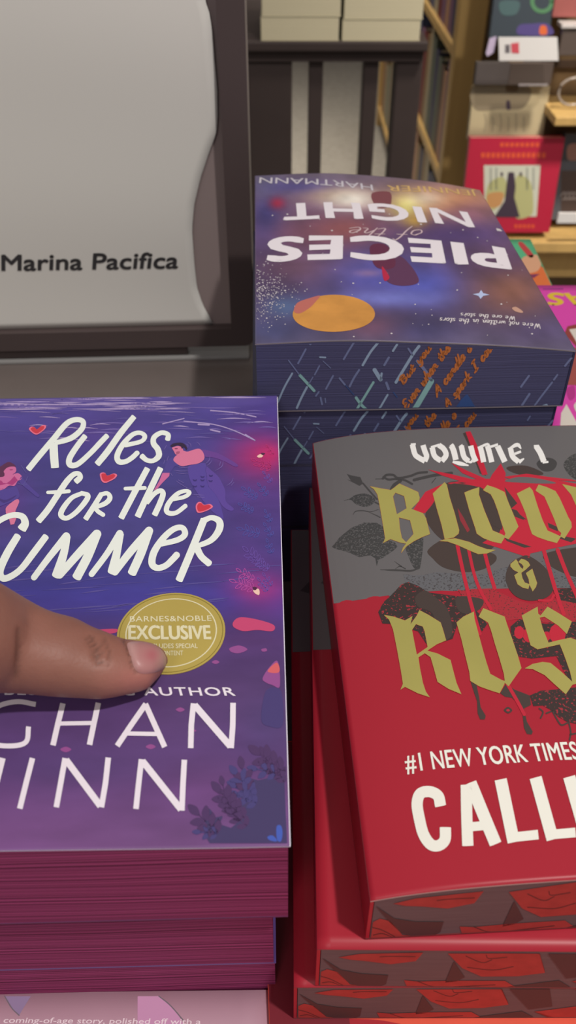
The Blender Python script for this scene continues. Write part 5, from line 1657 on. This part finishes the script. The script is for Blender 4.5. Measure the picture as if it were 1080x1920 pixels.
def loft(rings):
    prev = None
    R0 = []
    for ring in rings:
        vs = [hbm.verts.new(q) for q in ring]
        if prev:
            m_ = len(vs)
            for k in range(m_):
                hbm.faces.new((prev[k], prev[(k + 1) % m_], vs[(k + 1) % m_], vs[k]))
        else:
            R0 = vs
        prev = vs
    hbm.faces.new(R0[::-1])
    hbm.faces.new(prev)


rings = []
cs_ = [hp(a_, b_, h_) for a_, b_, r_, h_ in SEC]
for i, (a_, b_, r_, h_) in enumerate(SEC):
    c_ = cs_[i]
    t_ = (cs_[max(i - 1, 0)] - cs_[min(i + 1, len(SEC) - 1)]).normalized()
    zc_ = (c_ - EYE).dot(FWD)
    r = r_ / FPX * zc_
    u_ = Vector((0, 0, 1)).cross(t_).normalized()
    w_ = t_.cross(u_).normalized()
    fl = .80 + .07 * min(max((i - 3) / 8, 0), 1)
    rad_a, rad_b = r * 1.10, r * 1.10 * fl
    ring = []
    for k in range(NS):
        a = 2 * math.pi * k / NS
        ca_, sa_ = math.cos(a), math.sin(a)
        e = .92
        ring.append(c_ + u_ * rad_a * math.copysign(abs(ca_) ** e, ca_) + w_ * rad_b * math.copysign(abs(sa_) ** e, sa_))
    rings.append(ring)
loft(rings)


def chain(pts, rads, n=32, flat=1.0):
    """a tapering limb with round ends"""
    P = [Vector(q) for q in catmull([tuple(q) for q in pts], 5)]
    Rr = [float(q[0]) for q in catmull([(r, 0) for r in rads], 5)]
    rr = []
    t0 = (P[1] - P[0]).normalized()
    t1 = (P[-1] - P[-2]).normalized()
    seq = [(P[0] - t0 * Rr[0] * s_, Rr[0] * math.sqrt(max(1 - s_ * s_, .02))) for s_ in (.95, .7, .35)] + list(zip(P, Rr)) + [(P[-1] + t1 * Rr[-1] * s_, Rr[-1] * math.sqrt(max(1 - s_ * s_, .02))) for s_ in (.35, .7, .95)]
    for i, (c_, r_) in enumerate(seq):
        t_ = (seq[min(i + 1, len(seq) - 1)][0] - seq[max(i - 1, 0)][0]).normalized()
        u_ = t_.orthogonal().normalized() if abs(t_.x) < .3 else t_.cross(Vector((0, 1, 0))).normalized()
        w_ = t_.cross(u_)
        rr.append([c_ + (u_ * math.cos(2 * math.pi * k / n) + w_ * math.sin(2 * math.pi * k / n)) * r_ for k in range(n)])
    loft(rr)


hw0 = hp(-105, 1172, .033)
zf = ZC
chain([hw0 + Vector((-.010, -.001, .001)), hw0 + Vector((-.026, -.007, .001)), (-.140, hw0.y - .026, zf + .0290), (-.160, hw0.y - .052, zf + .0145), (-.175, .130, zf - .004)], [.0165, .0175, .0190, .0198, .0170])     # base of the thumb, running into the palm


def slab_loft(secs, n=36):
    # palm and forearm: rounded flat sections (centre, half thickness across, half height)
    rr = []
    P = [np.array(q, float) for q in secs]
    Q = catmull(P, 6)
    for i, q in enumerate(Q):
        c_ = Vector(q[:3])
        t_ = (Vector(Q[min(i + 1, len(Q) - 1)][:3]) - Vector(Q[max(i - 1, 0)][:3])).normalized()
        u_ = t_.cross(Vector((0, 0, 1))).normalized()
        w_ = u_.cross(t_)
        k_ = min(1.0, .55 + .45 * min(i, len(Q) - 1 - i) / 3)
        rr.append([c_ + u_ * q[3] * k_ * math.copysign(abs(math.cos(a)) ** .8, math.cos(a)) + w_ * q[4] * k_ * math.copysign(abs(math.sin(a)) ** .8, math.sin(a)) for a in np.linspace(0, 2 * math.pi, n + 1)[:-1]])
    loft(rr)


slab_loft([(-.290, -.105, zf + .012, .034, .037), (-.250, -.02, zf + .002, .029, .033), (-.216, .052, zf - .010, .022, .029), (-.196, .098, zf - .018, .0195, .029), (-.183, .135, zf - .026, .0185, .036), (-.173, .170, zf - .032, .0165, .041), (-.168, .205, zf - .035, .0125, .040), (-.166, .222, zf - .036, .010, .037)])
for dz, x_, L, r0 in ((-.0095, -.1545, .92, .0092), (-.0305, -.1545, 1.0, .0094), (-.0512, -.1605, .94, .0090), (-.0700, -.1610, .76, .0080)):     # four fingers laid along the fore-edge, slightly bent
    y0 = .208 - (.004 if dz < -.06 else 0)
    chain([(-.170, y0, zf + dz), (x_ - .0095, y0 + .030 * L, zf + dz - .001), (x_ - .0055, y0 + .056 * L, zf + dz - .003), (x_ - .0012, y0 + .078 * L, zf + dz - .006), (x_ + .0008, y0 + .092 * L, zf + dz - .009)], [r0 * 1.1, r0 * 1.02, r0 * .96, r0 * .86, r0 * .74])
bmesh.ops.recalc_face_normals(hbm, faces=hbm.faces)
me = bpy.data.meshes.new('hand')
hbm.to_mesh(me)
hbm.free()
hand = bpy.data.objects.new('hand', me)
COL.objects.link(hand)
rm = hand.modifiers.new('skin', 'REMESH')
rm.mode = 'VOXEL'
rm.voxel_size = .00115
sm = hand.modifiers.new('soft', 'SMOOTH')
sm.factor, sm.iterations = .5, 12
dg = bpy.context.evaluated_depsgraph_get()
me2 = bpy.data.meshes.new_from_object(hand.evaluated_get(dg))
hand.modifiers.clear()
hand.data = me2
# creases and nail bed, pressed into the skin
nv = len(me2.vertices)
co = np.empty(nv * 3)
me2.vertices.foreach_get('co', co)
co = co.reshape(-1, 3)
no = np.empty(nv * 3)
me2.vertices.foreach_get('normal', no)
no = no.reshape(-1, 3)
hx, hy = proj(co)
facing = ((co - np.array(EYE)) * no).sum(1) < 0
disp = np.zeros(nv)


def seg_d(x, y, A, B):
    A, B = np.array(A, float), np.array(B, float)
    d = B - A
    t = np.clip(((x - A[0]) * d[0] + (y - A[1]) * d[1]) / (d @ d), 0, 1)
    return np.hypot(x - A[0] - t * d[0], y - A[1] - t * d[1])


for L, w_, dp in (([(171, 1192), (182, 1216), (184, 1240), (194, 1244)], 3.0, .00055), ([(163, 1196), (174, 1222), (180, 1246)], 3, .0003), ([(196, 1198), (206, 1222), (202, 1246)], 3.2, .0003), ([(36, 1180), (34, 1230), (30, 1270)], 5, .0004), ([(233, 1200), (242, 1222), (249, 1248), (258, 1262)], 2.6, .0005), ([(188, 1204), (192, 1228)], 2.5, .0003)):
    for A, B in zip(L[:-1], L[1:]):
        disp = np.maximum(disp, 1.5 * dp * np.exp(-(seg_d(hx, hy, A, B) / w_) ** 2))
disp *= facing
# the pad flattens where it meets the cover
co2 = co - no * disp[:, None]
pad = (co2[:, 0] > -.139) & (co2[:, 2] < ZC + .0008)
co2[pad, 2] = ZC + .0008
me2.vertices.foreach_set('co', co2.ravel())
tip = np.clip((hx - 150) / 120, 0, 1) * (hx < 330)
flush = np.exp(-((hx - 265) / 60) ** 2 - ((hy - 1275) / 26) ** 2)
knk = np.exp(-((hx - 188) / 26) ** 2 - ((hy - 1222) / 30) ** 2)
nzv = fbm(co2[:, 0] * 160 + 20, co2[:, 1] * 160 + 20, 5, 4)
base = np.array((146, 98, 85.))[None] * np.ones((nv, 1))
base = base * (1 - .6 * tip[:, None] * .5) + np.array((178, 116, 104.)) * .3 * tip[:, None]
base = base * (1 - flush[:, None] * .5) + np.array((196, 122, 116.)) * flush[:, None] * .5
base = base * (1 - knk[:, None] * .35) + np.array((146, 92, 74.)) * knk[:, None] * .35
base = base * (.95 + .1 * nzv[:, None])
base = base * (1 - np.clip(disp / .0008, 0, 1)[:, None] * .2)
at = me2.color_attributes.new('Skin', 'FLOAT_COLOR', 'POINT')
at.data.foreach_set('color', np.concatenate([lin(np.clip(base, 0, 255)), np.ones((nv, 1))], 1).astype(np.float32).ravel())
M_SKIN = mat('skin', rough=.5, spec=.35, attr='Skin', bump=.12, scale=900)
sb_ = M_SKIN.node_tree.nodes['Principled BSDF']
sb_.inputs['Subsurface Weight'].default_value = .12
sb_.inputs['Subsurface Radius'].default_value = (.004, .0015, .0008)
sb_.inputs['Subsurface Scale'].default_value = 1.0
me2.materials.clear()
me2.materials.append(M_SKIN)
me2.polygons.foreach_set('use_smooth', [True] * len(me2.polygons))
me2.update()
tag(hand, 'hand reaching in from the left, thumb pressed on the purple cover beside the gold sticker', 'hand')
# thumbnail: a curved plate lying on the skin
bvh = BVHTree.FromPolygons([Vector(q) for q in co2], [tuple(pl_.vertices) for pl_ in me2.polygons])
NO = catmull([(239, 1207), (250, 1203.5), (270, 1204), (288, 1209), (303, 1220), (311, 1234), (309, 1249), (298, 1258), (280, 1263), (262, 1262), (252, 1253), (246, 1236), (240, 1219)], 4, True)
ncx, ncy = 277, 1233
NV, NF, cols = [], [], []
RN = 9
m_ = len(NO)
for j in range(RN + 1):
    for q in NO:
        fr = j / RN
        x, y = ncx + (q[0] - ncx) * fr, ncy + (q[1] - ncy) * fr
        hit = bvh.ray_cast(EYE, ray(x, y))
        loc, nrm = hit[0], hit[1]
        if loc is None:
            loc, nrm, _, _ = bvh.find_nearest(on_z(x, y, ZC + .006))
        lift = .0007 * (1 - fr ** 6) + .00012
        NV.append(loc + nrm * lift)
        # lunula at the root, pink bed, pale free edge at the tip
        tcol = np.array((214, 146, 152.)) + np.array((14, 22, 18.)) * max(0, (x - 292) / 20) + np.array((10, 16, 14.)) * max(0, (256 - x) / 14)
        if fr > .96:
            tcol = tcol * .96
        cols.append(np.clip(tcol, 0, 255))
for j in range(RN):
    for k in range(m_):
        a, b = j * m_ + k, j * m_ + (k + 1) % m_
        NF.append((a, b, b + m_, a + m_))
nail = obj('thumbnail', NV, NF, mat('nail', rough=.38, spec=.35, attr='Nail'), hand, smooth=True)
bm = bmesh.new()
bm.from_mesh(nail.data)
bmesh.ops.remove_doubles(bm, verts=bm.verts, dist=1e-6)
bmesh.ops.recalc_face_normals(bm, faces=bm.faces)
bm.to_mesh(nail.data)
bm.free()
nn_ = len(nail.data.vertices)
nco = np.empty(nn_ * 3)
nail.data.vertices.foreach_get('co', nco)
nx_, ny_ = proj(nco.reshape(-1, 3))
nc = np.array((180, 126, 124.))[None] + np.clip((nx_ - 288) / 22, 0, 1)[:, None] * np.array((10, 26, 14.)) + np.clip((262 - nx_) / 14, 0, 1)[:, None] * np.array((8, 18, 16.))
nc = nc - np.exp(-((nx_ - 285) / 14) ** 2 - ((ny_ - 1228) / 12) ** 2)[:, None] * np.array((2, 20, 14.))
at = nail.data.color_attributes.new('Nail', 'FLOAT_COLOR', 'POINT')
at.data.foreach_set('color', np.concatenate([lin(np.clip(nc, 0, 255)), np.ones((nn_, 1))], 1).astype(np.float32).ravel())
nail['label'] = 'pinkish thumbnail'
